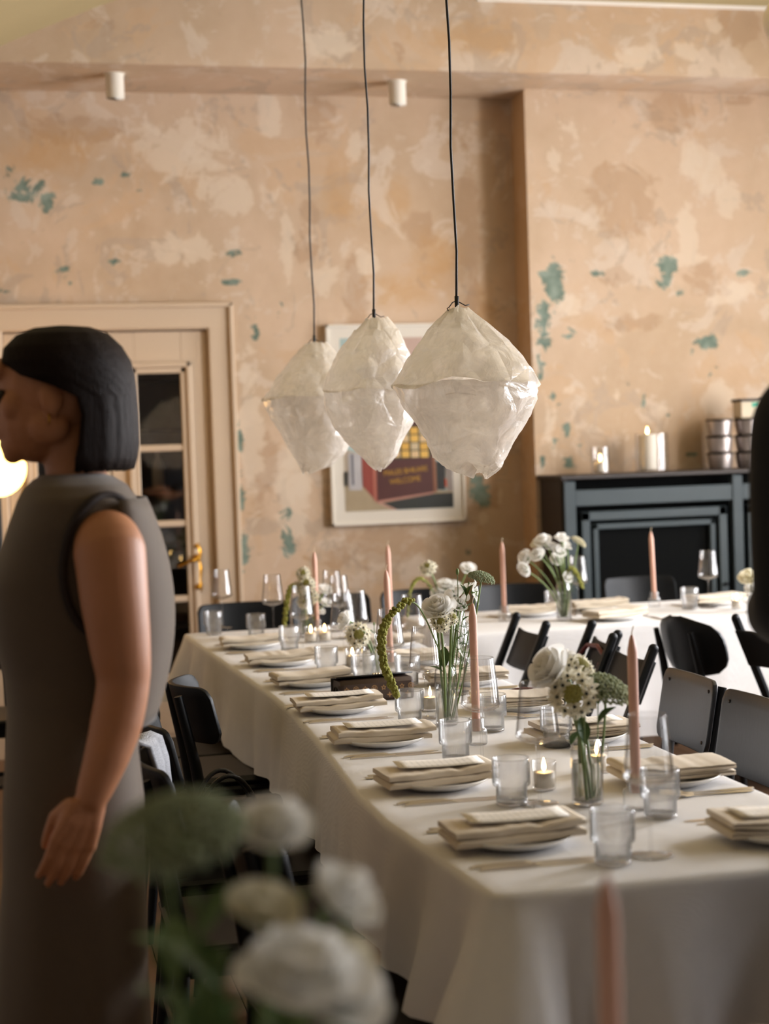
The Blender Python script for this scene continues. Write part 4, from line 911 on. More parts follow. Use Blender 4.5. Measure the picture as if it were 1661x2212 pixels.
sprig(inv(v1, .014), PY(1012, 1262, Y1-.01), 'leafy green sprig beside the lone pink candle', (-.004, 0, .0), [(.95, .034, .3, .9), (.93, .034, 2.4, 1.0), (.85, .028, -.4, .5), (.82, .028, 3.4, .6), (.74, .024, .2, .4), (.68, .024, 3.0, .4), (.58, .02, -.3, .5)], .003)
fern(inv(v1, .008), PY(1004, 1355, Y1-.02), 'feathery fine-leaved sprig beside the lone pink candle', (.01, 0, 0), 30, .034)
sprig(inv(v1, 0), PY(958, 1432, Y1-.02), 'broad leaved stem low in the amaranth vase', (0, 0, 0), [(.98, .055, 1.2, 1.1), (.9, .04, 2.9, .4)], .003)
bell(inv(v1, .016), PY(996, 1400, Y1-.02), .018, 'low white bellflower at the vase lip', (.8, -.3, .2), (.01, 0, 0))
amaranth(inv(v1, -.004, -.004), [inv(v1, -.004, -.004), PY(962, 1450, Y1-.01), PY(935, 1372, Y1-.04), PY(905, 1312, Y1-.08), PY(880, 1300, Y1-.10), PY(852, 1318, Y1-.12), PY(832, 1350, Y1-.13), PY(824, 1385, Y1-.13), PY(828, 1430, Y1-.13), PY(842, 1470, Y1-.14), PY(858, 1502, Y1-.15)], 'olive hanging amaranth arching over the brown clutch', .0098, .36)
# -- vase with star flowers and dark umbel, near the free end
v2 = at(1270, 1738); vase(v2, 'clear glass vase holding star flowers and a dark green umbel', .031, .135, .085); Y2 = v2[1]
rose(inv(v2, -.006), PY(1182, 1440, Y2), .040, 'ivory rose beside the star flower cluster', (.03, 0, .03), 5, (-.75, -.2, .55))
rose(inv(v2, .0), PY(1210, 1432, Y2+.06), .036, 'ivory rose behind the star flower cluster', (.03, 0, .03), 5, (-.2, .5, .8))
starball(inv(v2, -.006, -.008), PY(1236, 1500, Y2-.03), .040, 'large ivory star flower ball facing the free end', (-.25, -.95, .2), (0, -.01, .03), 36, .40)
starball(inv(v2, 0, .006), PY(1248, 1448, Y2+.02), .030, 'smaller ivory star flower ball above the large one', (.35, -.45, .8), (0, .01, .03), 26, .42)
umbel(inv(v2, .010), PY(1308, 1488, Y2-.01), .050, 'dark green domed lace flower beside the pink candle', (.25, -.35, .9), (.012, 0, -.01), 200, 'leaf' if False else 'umbel')
sprig(inv(v2, .012, -.01), PY(1292, 1500, Y2-.04), 'dark leaved stem under the dark green umbel', (.0, 0, 0), [(.92, .045, 1.57, 1.3), (.75, .05, 0.2, .5)], .004)
sprig(inv(v2, -.004, -.018), PY(1262, 1560, Y2-.05), 'dark broad leaf stem in the star flower vase', (0, 0, 0), [(.95, .05, 2.0, -.8), (.8, .05, 1.7, 1.2)], .004)
# -- middle vase with rosebud and star flower
v4 = at(803, 1462); vase(v4, 'clear glass vase with a sideways white rosebud and star flower ball', .028, .14, .08); Y4 = v4[1]
rose(inv(v4, .006), PY(742, 1338, Y4-.02), .028, 'sideways white rosebud over the table centre', (.045, 0, .06), 3, (-.8, -.2, .5))
starball(inv(v4, -.004, -.01), PY(774, 1372, Y4-.04), .034, 'cream star flower ball below the sideways white rosebud', (-.1, -.95, .25), (.03, -.01, .03), 34, .40)
sprig(inv(v4, .01), PY(808, 1350, Y4), 'green leafy sprig beside the star flower ball', (0, 0, 0), [(.9, .03, 2.8, .4), (.75, .03, .2, .5)], .004)
# -- far bouquet near the door end
v5 = at(662, 1376); vase(v5, 'clear glass vase of white star flowers at the door end'); Y5 = v5[1]
DBL = ['standing highest', 'with open face below the highest', 'beside the amaranth tassel', 'next to the pink candle', 'lowest of the star flowers']; DRL = ['highest of the roses', 'middle of the roses', 'lowest of the roses']
for px, py, dy, r in ((655, 1240, 0, .024), (663, 1262, -.04, .027), (648, 1268, -.02, .024), (672, 1290, -.05, .026), (658, 1302, -.04, .024)):
    starball(inv(v5), PY(px, py, Y5+dy), r, 'white star flower of the door end bouquet, '+DBL.pop(0), (random.uniform(-.4, .4), -.8, .5), (0, 0, .02), 18, .5)
for px, py, r in ((703, 1272, .026), (705, 1300, .022), (690, 1318, .02)):
    rose(inv(v5, .006), PY(px, py, Y5+.02), r, 'white rose of the door end bouquet, '+DRL.pop(0), (.0, 0, .02), 3, (.2, -.5, .8))
for o in bpy.data.objects:
    if 'door end bouquet, ' in o.get('label', ''): o['group'] = 'blooms of the door end bouquet'
amaranth(inv(v5, -.01), [inv(v5, -.01), PY(652, 1300, Y5), PY(640, 1268, Y5-.02), PY(628, 1270, Y5-.03), PY(620, 1300, Y5-.04), PY(614, 1352, Y5-.05)], 'drooping amaranth tassel at the door end bouquet', .0095, .3)
# -- bouquet at the joint of the tables
v6 = at(958, 1372); vase(v6, 'clear glass vase of white blooms near the table joint'); Y6 = v6[1]
JBL = ['beside the amaranth stem', 'in the middle', 'standing highest', 'lowest of the four']
for px, py, r in ((962, 1262, .03), (980, 1268, .03), (1012, 1226, .026), (945, 1280, .024)):
    tag(rose(inv(v6), PY(px, py, Y6), r, 'white rose near the table joint, '+JBL.pop(0), (0, 0, .02), 3, (-.1, -.6, .7)), group='roses near the table joint')
starball(inv(v6), PY(925, 1228, Y6), .026, 'white star flower leaning out near the table joint', (-.3, -.6, .6), (.02, 0, .05), 20, .5)
amaranth(inv(v6, -.01), [inv(v6, -.01), PY(945, 1300, Y6), PY(925, 1262, Y6-.02), PY(905, 1250, Y6-.03), PY(888, 1272, Y6-.04), PY(880, 1330, Y6-.05)], 'thin arching amaranth near the table joint', .0065, .35)
# -- cross table bouquet
v3 = at(1219, 1340); vase(v3, 'clear glass vase of white roses in front of the radiator cabinet', .031, .155, .11); Y3 = v3[1]
CBL = ['largest, next to the cream carnation', 'between carnation and drooping pair', 'upper one of the drooping side pair', 'lowest one drooping beside the vase', 'tucked behind the largest rose', 'highest of all stems', 'in the middle of the cluster', 'next to the pale green dome', 'just below the cluster middle', 'small, at the vase lip']
for px, py, r, dv in ((1172, 1166, .032, (-.4, -.4, .8)), (1160, 1196, .027, (-.6, -.5, .6)), (1132, 1204, .029, (-.8, -.4, .3)), (1131, 1230, .026, (-.7, -.4, -.3)), (1190, 1178, .024, (0, -.5, .8)), (1213, 1160, .026, (0, -.3, .9)), (1208, 1188, .026, (.2, -.7, .6)), (1224, 1176, .024, (.5, -.4, .7)), (1204, 1206, .025, (-.1, -.8, .5)), (1228, 1246, .020, (.3, -.9, .2))):
    tag(rose(inv(v3), PY(px, py, Y3+random.uniform(-.03, .03)), r, 'white rose of the cabinet bouquet, '+CBL.pop(0), (.02 if px > 1200 else .05, 0, .03), 3, dv), group='roses before the radiator cabinet')
rose(inv(v3), PY(1158, 1172, Y3+.03), .022, 'cream carnation at the edge of the cabinet bouquet', (.04, 0, .03), 4, (-.5, -.3, .8), True)
umbel(inv(v3), PY(1250, 1170, Y3), .033, 'pale green domed flower on the cabinet bouquet', (.5, -.3, .8), (0, 0, .0), 120, 'petalcream')
fern(inv(v3), PY(1235, 1240, Y3), 'feathery green sprig of the cabinet bouquet', (-.01, 0, .02), 30, .04); amaranth(inv(v3, .004), [inv(v3, .004), PY(1222, 1262, Y3), PY(1232, 1228, Y3-.02), PY(1246, 1240, Y3-.02), PY(1258, 1268, Y3-.02)], 'green drooping sprig of the cabinet bouquet', .008, .4)
# -- bouquet half hidden by the man in black
v7 = at(1634, 1322); vase(v7, 'clear glass vase beside the man in black', .028, .14, .08); Y7 = v7[1]
rose(inv(v7), PY(1618, 1244, Y7), .040, 'cream carnation beside the man in black', (0, 0, .02), 4, (-.3, -.4, .8), True); rose(inv(v7), PY(1628, 1270, Y7-.02), .030, 'white rose beside the man in black', (0, 0, .02), 3, (-.3, -.7, .5))
# -- blurred foreground bouquet and candle
FY = 1.22; v8 = (PY(520, 2400, FY).x, FY, TZ+.0003); vase(v8, 'glass vase of the foreground bouquet', .034, .16, .1)
umbel(inv(v8, -.01), PY(372, 1800, FY-.04), .052, 'blurred green lace flower in the foreground bouquet', (-.2, -.2, .95), (-.03, 0, .06), 200)
rose(inv(v8, .005), PY(590, 1775, FY+.02), .028, 'upright white rose in the foreground bouquet', (.01, 0, .04), 5, (0, -.3, .9), lf=[(.75, .05, .5, .6)])
rose(inv(v8, .01), PY(752, 1925, FY), .026, 'tilted white rose at the side of the foreground bouquet', (.03, 0, .06), 4, (.5, -.4, .7))
rose(inv(v8, .01), PY(655, 2090, FY-.08), .042, 'largest white rose low in the foreground bouquet', (.02, -.03, .03), 5, (.1, -.15, .95))
rose(inv(v8, .012), PY(745, 2130, FY-.05), .032, 'white rose beside the largest one in the foreground bouquet', (.03, -.02, .03), 5, (.4, -.5, .7))
rose(inv(v8, .012), PY(740, 2068, FY-.02), .026, 'cream carnation in the foreground bouquet', (.03, 0, .03), 4, (.3, -.4, .8), True)
rose(inv(v8, 0), PY(575, 1950, FY-.02), .024, 'greenish cream bloom in the foreground bouquet', (.0, 0, .03), 3, (.2, -.4, .8), True)
for k, (px, py, dy) in enumerate(((420, 1960, 0), (360, 2060, .02), (480, 2080, -.02), (690, 2000, .03))):
    sprig(inv(v8, -.01+.005*k), PY(px, py, FY+dy), ('leafy green stem under the blurred lace flower', 'leafy green stem at the outer edge of the foreground bouquet', 'leafy green stem in the middle of the foreground bouquet', 'leafy green stem between foreground roses')[k], (0, 0, .03), [(.95, .06, .4+k, .6), (.85, .06, 3.0+k, .5), (.7, .06, 1.5, .7), (.6, .05, 4.4, .5)], .005)
cfg = PZ(1309, 1862, 1.10); taper((cfg.x, cfg.y, TZ+.0003), 'blurred pink taper candle on the foreground table', 1.10-TZ)

# ================================================================== CLUTCH BAG ON THE TABLE
b0 = PZ(738, 1522); bag = empty('clutch_bag', (b0.x, b0.y, TZ+.0004), R(5), 'dark brown monogram canvas clutch lying on the long table', 'bag')
BL, BD, BH = .215, .085, .062
m = MB(); sec = [(.008, 0), (BD-.008, 0), (BD, .012), (BD, BH-.012), (BD-.008, BH), (.010, BH), (0, BH-.010), (0, .010)]
rows = [[(x, (y-BD/2)*k+BD/2, z*(1 if k == 1 else .96)) for y, z in sec] for x, k in ((0, .86), (.008, 1), (BL-.008, 1), (BL, .86))]
bb = m.quadgrid(rows, closed_u=True); m.f.append(tuple(bb+i for i in range(8))); m.f.append(tuple(bb+24+i for i in range(8))); m.build('bag_body', M['canvas'], bag, 35)
m = MB(); m.quadgrid([[(x, y, z) for x in (-.004, BL*.35, BL*.7, BL+.004)] for y, z in ((BD+.004, BH*.4), (BD+.004, BH), (BD*.75, BH+.006), (BD*.42, BH+.009), (BD*.30, BH+.011))]); fo = m.build('flap', M['blackleather'], bag, True); fo.modifiers.new('thickness', 'SOLIDIFY').thickness = .004
m = MB(); [m.sphere((BL*.52+dx, BD*.31, BH+.012), .0032, 8, 6) for dx in (-.008, 0, .008)]; m.build('clasp_stud', simple('gold_clasp', '#e8d7b0', .25, metal=1), fo, True)
m = MB(); m.tube([(-.001, BD*.4+.012*math.cos(a), BH*.5+.014*math.sin(a)) for a in np.linspace(-1.57, 4.71, 14)], .0016, 6); m.v = [(x-.002-.006*abs(math.cos(k)), y, z) for k, (x, y, z) in enumerate(m.v)]; m.build('side_ring', M['blackleather'], bag, True)
m = MB(); m.box(BL*.90, BL*.94, -.004, 0, .006, .016, .001); m.build('zip_tab', M['steel'], bag)
def motif(kind, x, z, r):
    pts = []
    if kind == 'star':
        for k in range(16): a = math.pi/2+k*math.pi/8; rr = r*(1 if k % 4 == 0 else .33 if k % 4 == 2 else .55); pts.append((x+rr*math.cos(a), z+rr*math.sin(a)))
    elif kind == 'penta':
        for k in range(10): a = math.pi/2+k*math.pi/5; rr = r*(1 if k % 2 == 0 else .5); pts.append((x+rr*math.cos(a), z+rr*math.sin(a)))
    if kind == 'ring':
        m = MB(); n = 20; b = 0
        m.quadgrid([[(x+q*r*math.cos(2*math.pi*k/n), -.0006, z+q*r*math.sin(2*math.pi*k/n)) for k in range(n)] for q in (1, .8)], closed_u=True)
        for k in range(4): a = math.pi/4+k*math.pi/2; m.sphere((x+.4*r*math.cos(a), -.0004, z+.4*r*math.sin(a)), r*.24, 8, 4, (1, .1, 1))
    else:
        m = MB(); m.poly([(a, -.0006, c) for a, c in pts])
        if kind == 'penta': m = MB(); m.quadgrid([[(a, -.0006, c) for a, c in pts], [(x+(a-x)*.5, -.0006, z+(c-z)*.5) for a, c in pts]], closed_u=True)
    m.build('motif', M['motif'], bag, weld=False)
for i in range(8): motif(('penta', 'ring')[i % 2], .016+i*.027, .038, .0085); motif('star', .006+i*.027, .017, .0085) if i else None

# ================================================================== CHAIRS (front = local +x)
def panel_mesh(name, w, h, curve, th, lean, rc, n=40, m=6):
    """curved plywood back panel, centre bottom at origin, spans y +-w/2, rises h, bends forward (+x) at its ends"""
    mb = MB(); rows = []
    for side in (0, 1):
        pass
    def pt(u, v, off):
        y = u*w/2; q = abs(u); lim = 1.0
        # rounded corners: squeeze v near the ends
        tq = max(0, (q-(1-2*rc/w))/(2*rc/w)) if rc else 0; cut = rc/h*(1-math.sqrt(max(0, 1-tq*tq))) if rc else 0
        z = h*(cut+(1-2*cut)*v); return (curve*u*u-lean*z/h+off, y, z)
    us = np.linspace(-1, 1, n+1); vs = np.linspace(0, 1, m+1)
    mb.quadgrid([[pt(u, v, 0) for u in us] for v in vs]); return mb
def finish(mb, name, mat, parent, th, loc):
    o = mb.build(name, mat, parent, True, loc); s = o.modifiers.new('thickness', 'SOLIDIFY'); s.thickness = th; s.offset = 0
    bv = o.modifiers.new('edge', 'BEVEL'); bv.width = .002; bv.segments = 2; bv.limit_method = 'ANGLE'; return o
def wood_chair(label, group=None, curve=.05, pw=.36, ph=.155, top=.815, posts=True, cushion=False, front_panel=False):
    t = empty('dining_chair', (0, 0, 0), 0, label, 'chair', group); bw = M['blackwood']
    m = MB(); s = .20; m.box(-.20, .20, -s, s, .437, .457, .008); m.build('seat', bw, t)
    m = MB(); m.box(-.17, .17, -.17, -.15, .385, .437); m.box(-.17, .17, .15, .17, .385, .437); m.box(.15, .17, -.17, .17, .385, .437); m.box(-.17, -.15, -.17, .17, .385, .437); m.build('seat_frame', bw, t)
    for sy in (-1, 1):
        m = MB(); m.tube([(.165, sy*.165, .43), (.175, sy*.172, .22), (.185, sy*.178, 0)], [.017, .015, .012], 10); m.build('leg', bw, t, 40)
        m = MB(); yy = sy*(.145 if not front_panel else pw/2-.03); m.tube([(-.225, sy*.175, 0), (-.19, yy, .30), (-.18, yy, .45), (-.205, yy, .62), (-.245, yy, top-.02)], [.013, .016, .018, .016, .012], 10); m.build('leg', bw, t, 40)
    m = MB(); m.tube([(-.195, -.15, .25), (-.195, .15, .25)], .009, 8); m.build('stretcher', bw, t, True)
    z0 = top-ph; xo = -.215 if not front_panel else -.192
    m = panel_mesh('backrest', pw, ph, curve, .012, .035, .03); finish(m, 'backrest', M['panelwood'] if front_panel else bw, t, .013, (xo, 0, z0))
    if front_panel:
        for sy in (-1, 1):
            for zz in (.03, ph-.03): m = MB(); m.sphere((0, 0, 0), .005, 8, 5, (.5, 1, 1)); m.build('screw', M['darktin'], t, True, (xo+.008+curve*.6-.035*zz/ph, sy*(pw/2-.035), z0+zz))
    if cushion: m = MB(); m.box(-.12, .175, -.19, .19, .457, .485, .013); m.build('seat_pad', M['blackleather'], t)
    return t
def place(t, x, y, rz): t.location = (x, y, 0); t.rotation_euler = (0, 0, rz); return t
GL = 'black chairs on the door side'
place(wood_chair('black curved-back wooden chair, door side, tucked in closest to the cream door'), .58, 5.52, 0)
place(wood_chair('black curved-back wooden chair with leather seat pad, door side of long table', cushion=True), .58, 4.97, 0)
place(wood_chair('black curved-back wooden chair pushed in closest to the long cloth, door side', curve=.085, pw=.34, top=.83), .665, 4.45, 0)
place(wood_chair('black curved-back wooden chair under the black handbag, door side'), .54, 3.93, 0)
place(wood_chair('black curved-back wooden chair with grey knit draped over its back'), .49, 3.42, 0)
place(wood_chair('black curved-back wooden chair beside the standing woman'), .60, 2.80, R(4))
place(wood_chair('black panel-back wooden chair on the window side, farther from the free end', curve=.012, pw=.33, ph=.195, top=.815, front_panel=True), 1.575, 4.05, math.pi)
place(wood_chair('black panel-back wooden chair on the window side, nearer the free end', curve=.012, pw=.36, ph=.205, top=.815, front_panel=True), 1.56, 3.60, math.pi+R(2))
place(wood_chair('black chair at the head of the long table before the cream door', pw=.40, ph=.17), .97, 6.68, -R(90)); place(wood_chair('black chair between the table head and the framed picture'), 1.385, 6.84, -R(90))
place(wood_chair('black chair behind the cross table under the picture corner'), 1.80, 6.86, -R(90)); place(wood_chair('black chair behind the cross table beside the plaster corner'), 2.23, 6.86, -R(90)); place(wood_chair('black chair behind the cross table facing the bent candle'), 2.88, 6.88, -R(90))
place(wood_chair('black chair beside the glowing floor lamp'), -.12, 6.55, R(90))
def folding_chair(label, bag=False):
    t = empty('folding_chair', (0, 0, 0), 0, label, 'chair'); bw = M['blackwood']
    for sy in (-1, 1):
        m = MB(); m.beam((.10, sy*.165, 0), (-.26, sy*.165, .83), .034, .026, (1, 0, 0), .008); m.sphere((-.26, sy*.165, .83), .017, 10, 7, (1.0, .8, 1)); m.build('post', bw, t, 30)
        m = MB(); m.beam((.16, sy*.130, .43), (-.27, sy*.130, 0), .034, .024, (1, 0, 0), .006); m.build('leg', bw, t, 30)
    m = MB(); m.box(-.17, .21, -.145, .145, .43, .452, .006); m.build('seat', bw, t)
    m = panel_mesh('backrest', .31, .125, -.02, .012, .054, .0); finish(m, 'backrest', bw, t, .012, (-.195, 0, .665))
    m = MB(); m.tube([(.02, -.155, .18), (.02, .155, .18)], .009, 8); m.build('stretcher', bw, t, True)
    m = MB(); m.tube([(-.17, -.13, .10), (-.17, .13, .10)], .009, 8); m.build('stretcher', bw, t, True)
    return t
place(folding_chair('black folding chair at the inner corner of the two tables'), 1.53, 5.42, math.pi)
place(folding_chair('black folding chair with oxblood strap hung on it'), 1.66, 5.06, math.pi-R(6))
place(folding_chair('black folding chair hidden behind the star flower bouquet'), 1.60, 4.64, math.pi)
place(folding_chair('black folding chair with crossed legs behind the man in black'), 2.72, 5.0, R(10))
def shell_chair(label):
    t = empty('shell_chair', (0, 0, 0), 0, label, 'chair'); bw = M['blackwood']
    rows = []
    for i, v in enumerate(np.linspace(0, 1, 10)):
        w = .19*math.sqrt(max(0.02, 1-abs(2*v-1)**3.2)); rows.append([(.06*(u)**2*(w/.19)-.05*v, u*w, .22*v) for u in np.linspace(-1, 1, 15)])
    m = MB(); m.quadgrid(rows); finish(m, 'back_shell', bw, t, .014, (-.20, 0, .60))
    m = MB(); m.lathe([(.0, -.012), (.19, -.012), (.205, -.004), (.205, .006), (.19, .012), (0, .008)], 28); o = m.build('seat', bw, t, 40, (0, 0, .45))
    for sy in (-1, 1):
        m = MB(); m.tube([(-.25, sy*.17, 0), (-.215, sy*.13, .32), (-.195, sy*.115, .46), (-.225, sy*.11, .64), (-.258, sy*.105, .77)], [.013, .016, .017, .015, .010], 10); m.build('leg', bw, t, 40)
        m = MB(); m.tube([(.13, sy*.13, .445), (.17, sy*.165, 0)], [.017, .012], 10); m.build('leg', bw, t, 40)
    m = MB(); m.tube([(-.2, -.12, .42), (-.2, .12, .42)], .012, 8); m.build('stretcher', bw, t, True); return t
place(shell_chair('black rounded shell-back chair standing at the cross table'), 2.56, 5.42, R(12))
# grey knit over a chair back, handbag on a seat, strap on folding chair
m = MB(); rows = []
for s in np.linspace(.03, .175, 10):
    rows.append([(.242+.085*(s/.17)**2*.5+dx+.006*math.sin(s*70), 3.42+s, z+.004*math.sin(s*40)) for dx, z in ((-.034, .60), (-.036, .70), (-.034, .79), (-.022, .828), (0, .834), (.022, .825), (.034, .78), (.04, .70), (.046, .62))])
m.quadgrid(rows); kn = m.build('knit_cardigan', M['knit'], None, True); kn.modifiers.new('thickness', 'SOLIDIFY').thickness = .008; tag(kn, 'pale grey knit cardigan draped over a black chair back', 'cardigan')
hb = empty('handbag', (.49, 3.93, .458), R(8), 'black leather handbag with looped handles on a black chair seat', 'bag')
m = MB(); m.quadgrid([[(x*k, y*k2, z) for x, y in ((-.15, -.055), (0, -.07), (.15, -.055), (.155, 0), (.15, .055), (0, .07), (-.15, .055), (-.155, 0))] for z, k, k2 in ((0, .93, .9), (.02, 1, 1), (.09, .98, .85), (.14, .92, .45))], closed_u=True); b_ = 0; m.f.append(tuple(range(8))); m.f.append(tuple(24+i for i in range(8))); m.build('bag_body', M['blackleather'], hb, True)
for sy in (-1, 1): m = MB(); m.tube([(-.075+.15*k/12, sy*.02+.02*sy*math.sin(math.pi*k/12), .12+.09*math.sin(math.pi*k/12)**.7) for k in range(13)], .006, 7); m.build('handle', M['blackleather'], hb, True)
m = MB(); st = [(1.915, 5.02, .70), (1.90, 4.96, .745), (1.905, 4.90, .765), (1.91, 5.0, .80), (1.92, 5.12, .79), (1.90, 5.18, .74), (1.87, 5.12, .70), (1.86, 5.02, .69)]
m.tube([tuple(Vector(p)+Vector((-.03, 0, -.02))) for p in st], .008, 7); tag(m.build('leather_strap', M['red'], None, True), 'oxblood red leather strap looped over a folding chair back', 'strap')
p = PZ(1128, 1478, .80); m = MB(); m.tube([(p.x-.06, p.y+.02, .775), (p.x, p.y, .785), (p.x+.06, p.y-.03, .78), (p.x+.07, p.y-.03, .76)], [.006, .008, .008, .005], 8)
tag(m.build('leather_strap', M['red'], None, True), 'oxblood red strap end between napkin and folding chair', 'strap')

# ================================================================== PEOPLE
def catmull(P, Rr, k=5):
    P = [Vector(p) for p in P]; out = []; ro = []
    for i in range(len(P)-1):
        p0, p1, p2, p3 = P[max(0, i-1)], P[i], P[i+1], P[min(len(P)-1, i+2)]
        for s_ in np.linspace(0, 1, k, endpoint=(i == len(P)-2)):
            s_ = float(s_); out.append(.5*((2*p1)+(p2-p0)*s_+(2*p0-5*p1+4*p2-p3)*s_*s_+(3*p1-p0-3*p2+p3)*s_**3)); ro.append(Rr[i]+(Rr[i+1]-Rr[i])*s_)
    return out, ro
def remesh(o, vox, it=3, fac=.6):
    r = o.modifiers.new('skin', 'REMESH'); r.mode = 'VOXEL'; r.voxel_size = vox; r.use_smooth_shade = True
    s = o.modifiers.new('soft', 'SMOOTH'); s.iterations = it; s.factor = fac
def cap(mb, pts, rad, n=30, sx=1.0):
    pts, rad = catmull(pts, rad); mb.tube(pts, rad, n, True, sx); mb.sphere(pts[0], rad[0]*.98, n, 8); mb.sphere(pts[-1], rad[-1]*.98, n, 8)
def head_shapes(mb, c, f, s):       # c head centre, f facing unit vector (horizontal), s side unit vector
    u = Vector((0, 0, 1))
    def S(a, b, z, r, sc=(1, 1, 1)):
        m3 = Matrix((f, s, u)).transposed(); mb.sphere(c+f*a+s*b+u*z, r, 16, 12, sc, m3)
    S(-.012, 0, .022, .094, (1.02, .80, 1.05)); S(.022, 0, -.03, .068, (1.0, .92, 1.2)); S(.045, 0, -.078, .036, (1.1, 1.0, .8)); S(.062, 0, -.094, .018)
    S(.083, 0, .008, .015, (.9, .9, 1.6)); S(.100, 0, -.012, .0125, (1.1, 1.1, .9)); S(.080, 0, .050, .028, (.6, 1.5, .8)); S(.083, 0, -.047, .013, (.8, 1.7, .6)); S(.080, 0, -.060, .013, (.8, 1.6, .6))
    for q in (-1, 1):
        S(.058, q*.037, -.012, .026, (.9, .9, 1)); S(-.005, q*.074, -.005, .026, (.75, .35, 1.15)); S(.09, q*.012, -.017, .009); S(.0, q*.055, -.05, .03, (1.2, .6, 1.0))
def hand(mb, wrist, dirv, across, normal, s=1.0, curl=.35):
    w = Vector(wrist); d = Vector(dirv).normalized(); a = Vector(across).normalized(); n = Vector(normal).normalized()
    for k, q in enumerate((-1.5, -.5, .5, 1.5)):
        k0 = w+d*.01*s+a*q*.010*s; k1 = w+d*(.082-.004*abs(q-.3))*s+a*q*.0195*s+n*.004*s; mb.tube([k0, (k0+k1)/2+n*.003*s, k1], [.018*s, .0145*s, .0105*s], 12); mb.sphere(k1, .0112*s, 12, 8)
        ln = (.066, .078, .083, .076)[k]*s; p = k1; ang = 0; dd = d
        for j, (fl, rr) in enumerate(((.45, .0092), (.32, .0086), (.23, .0078))):
            ang += curl*(.5, 1.0, 1.0)[j]; v = (d*math.cos(ang)-n*math.sin(ang))*ln*fl; mb.tube([p, p+v], [rr*s, rr*.93*s], 9); p = p+v; mb.sphere(p, rr*.95*s, 9, 6)
    b = w+d*.02*s+a*.022*s-n*.004*s; p1 = b+(d*.75+a*.45-n*.45)*.036*s; p2 = p1+(d*.92-a*.05-n*.3)*.032*s; p3 = p2+(d*.9-a*.1-n*.3)*.024*s
    mb.tube([b, p1, p2, p3], [.017*s, .0125*s, .0105*s, .0085*s], 10); mb.sphere(p3, .0085*s, 9, 6)
# --- woman in taupe dress, facing the lamp (towards -x), her left arm towards the camera
WX0, WY0 = .09, 2.86
wom = empty('person', (WX0, WY0, 0), 0, 'woman with dark bob in a sleeveless taupe dress, standing in profile', 'person')
f = Vector((-1, 0, 0)); s = Vector((0, 1, 0)); O = Vector((WX0, WY0, 0))
b = MB(); head_shapes(b, Vector((-.018, .0, 1.562)), f, s)
cap(b, [(.035, 0, 1.38), (.022, 0, 1.45), (.012, 0, 1.50)], [.058, .050, .052])
cap(b, [(.03, -.10, 1.35), (.03, .10, 1.35)], [.05, .05])
rows = [(1.38, .03, .07, .12), (1.33, .03, .105, .15), (1.22, .03, .11, .145), (1.08, .025, .09, .125), (.95, .02, .080, .130), (.86, .015, .082, .140), (.78, .015, .08, .135)]
b.quadgrid([[(cx+rx*math.cos(a), ry*math.sin(a), z) for a in [2*math.pi*j/24 for j in range(24)]] for z, cx, rx, ry in rows], closed_u=True); b.f.append(tuple(range(len(b.v)-24, len(b.v)))); b.f.append(tuple(range(len(b.v)-24*7, len(b.v)-24*6)))
cap(b, [(.062, -.150, 1.325), (.068, -.182, 1.30), (.072, -.200, 1.22), (.078, -.204, 1.14), (.080, -.203, 1.085), (.066, -.212, 1.02), (.046, -.226, .965), (.020, -.236, .905)], [.050, .060, .056, .050, .044, .043, .037, .027])
b.sphere((.098, -.203, 1.088), .022, 10, 7)
hand(b, (.016, -.237, .905), (-.42, -.06, -1), (-1, -.1, .35), (.1, -1, 0), .98, .30)
cap(b, [(.04, .150, 1.335), (.05, .195, 1.22), (.06, .208, 1.09), (.03, .222, .97), (.01, .228, .905)], [.052, .050, .042, .037, .027]); hand(b, (.006, .229, .905), (-.3, .05, -1), (-1, .1, .3), (.1, 1, 0), .95, .35)
for sy in (-1, 1):
    cap(b, [(.01, sy*.07, .84), (.005, sy*.08, .48), (.01, sy*.085, .10)], [.068, .052, .036]); cap(b, [(.03, sy*.09, .035), (-.05, sy*.092, .028), (-.13, sy*.095, .022)], [.034, .032, .022])
bo = b.build('body', M['skin'], wom, True, weld=False); remesh(bo, .0034, 6)
# dress: ring sections (z, front x, back x, half width)
dr = [(1.425, -.030, .070, .068), (1.418, -.045, .090, .105), (1.405, -.060, .110, .150), (1.385, -.072, .124, .176), (1.34, -.090, .138, .180), (1.30, -.105, .144, .170), (1.24, -.130, .150, .158), (1.16, -.125, .150, .150), (1.08, -.108, .138, .142), (1.02, -.105, .118, .146), (.94, -.112, .110, .165), (.86, -.120, .116, .178), (.74, -.125, .114, .182), (.55, -.145, .110, .186), (.32, -.165, .112, .192), (.12, -.175, .112, .2)]
def ringpt(a, z, xf, xb, hw, k):
    ca, sa = math.cos(a), math.sin(a); cx, rx = (xf+xb)/2, (xb-xf)/2; low = max(0, (1.0-z)/.9)
    fold = 1+(.03*math.sin(a*9+z*2)+.03*math.sin(a*5+1.3+z))*low
    sup = (abs(ca)**2.5+abs(sa)**2.5)**(-1/2.5)
    return (cx+rx*ca*sup*fold, hw*sa*sup*fold, z)
fine = []
for i in range(len(dr)-1):
    for q in np.linspace(0, 1, 4, endpoint=False): fine.append(tuple(dr[i][k]+(dr[i+1][k]-dr[i][k])*q for k in range(4)))
fine.append(dr[-1])
d = MB(); d.quadgrid([[ringpt(2*math.pi*j/64, *r_, i) for j in range(64)] for i, r_ in enumerate(fine)], closed_u=True); do = d.build('dress', M['dress'], wom, True); sm = do.modifiers.new('thickness', 'SOLIDIFY'); sm.thickness = .004; sm.offset = 1
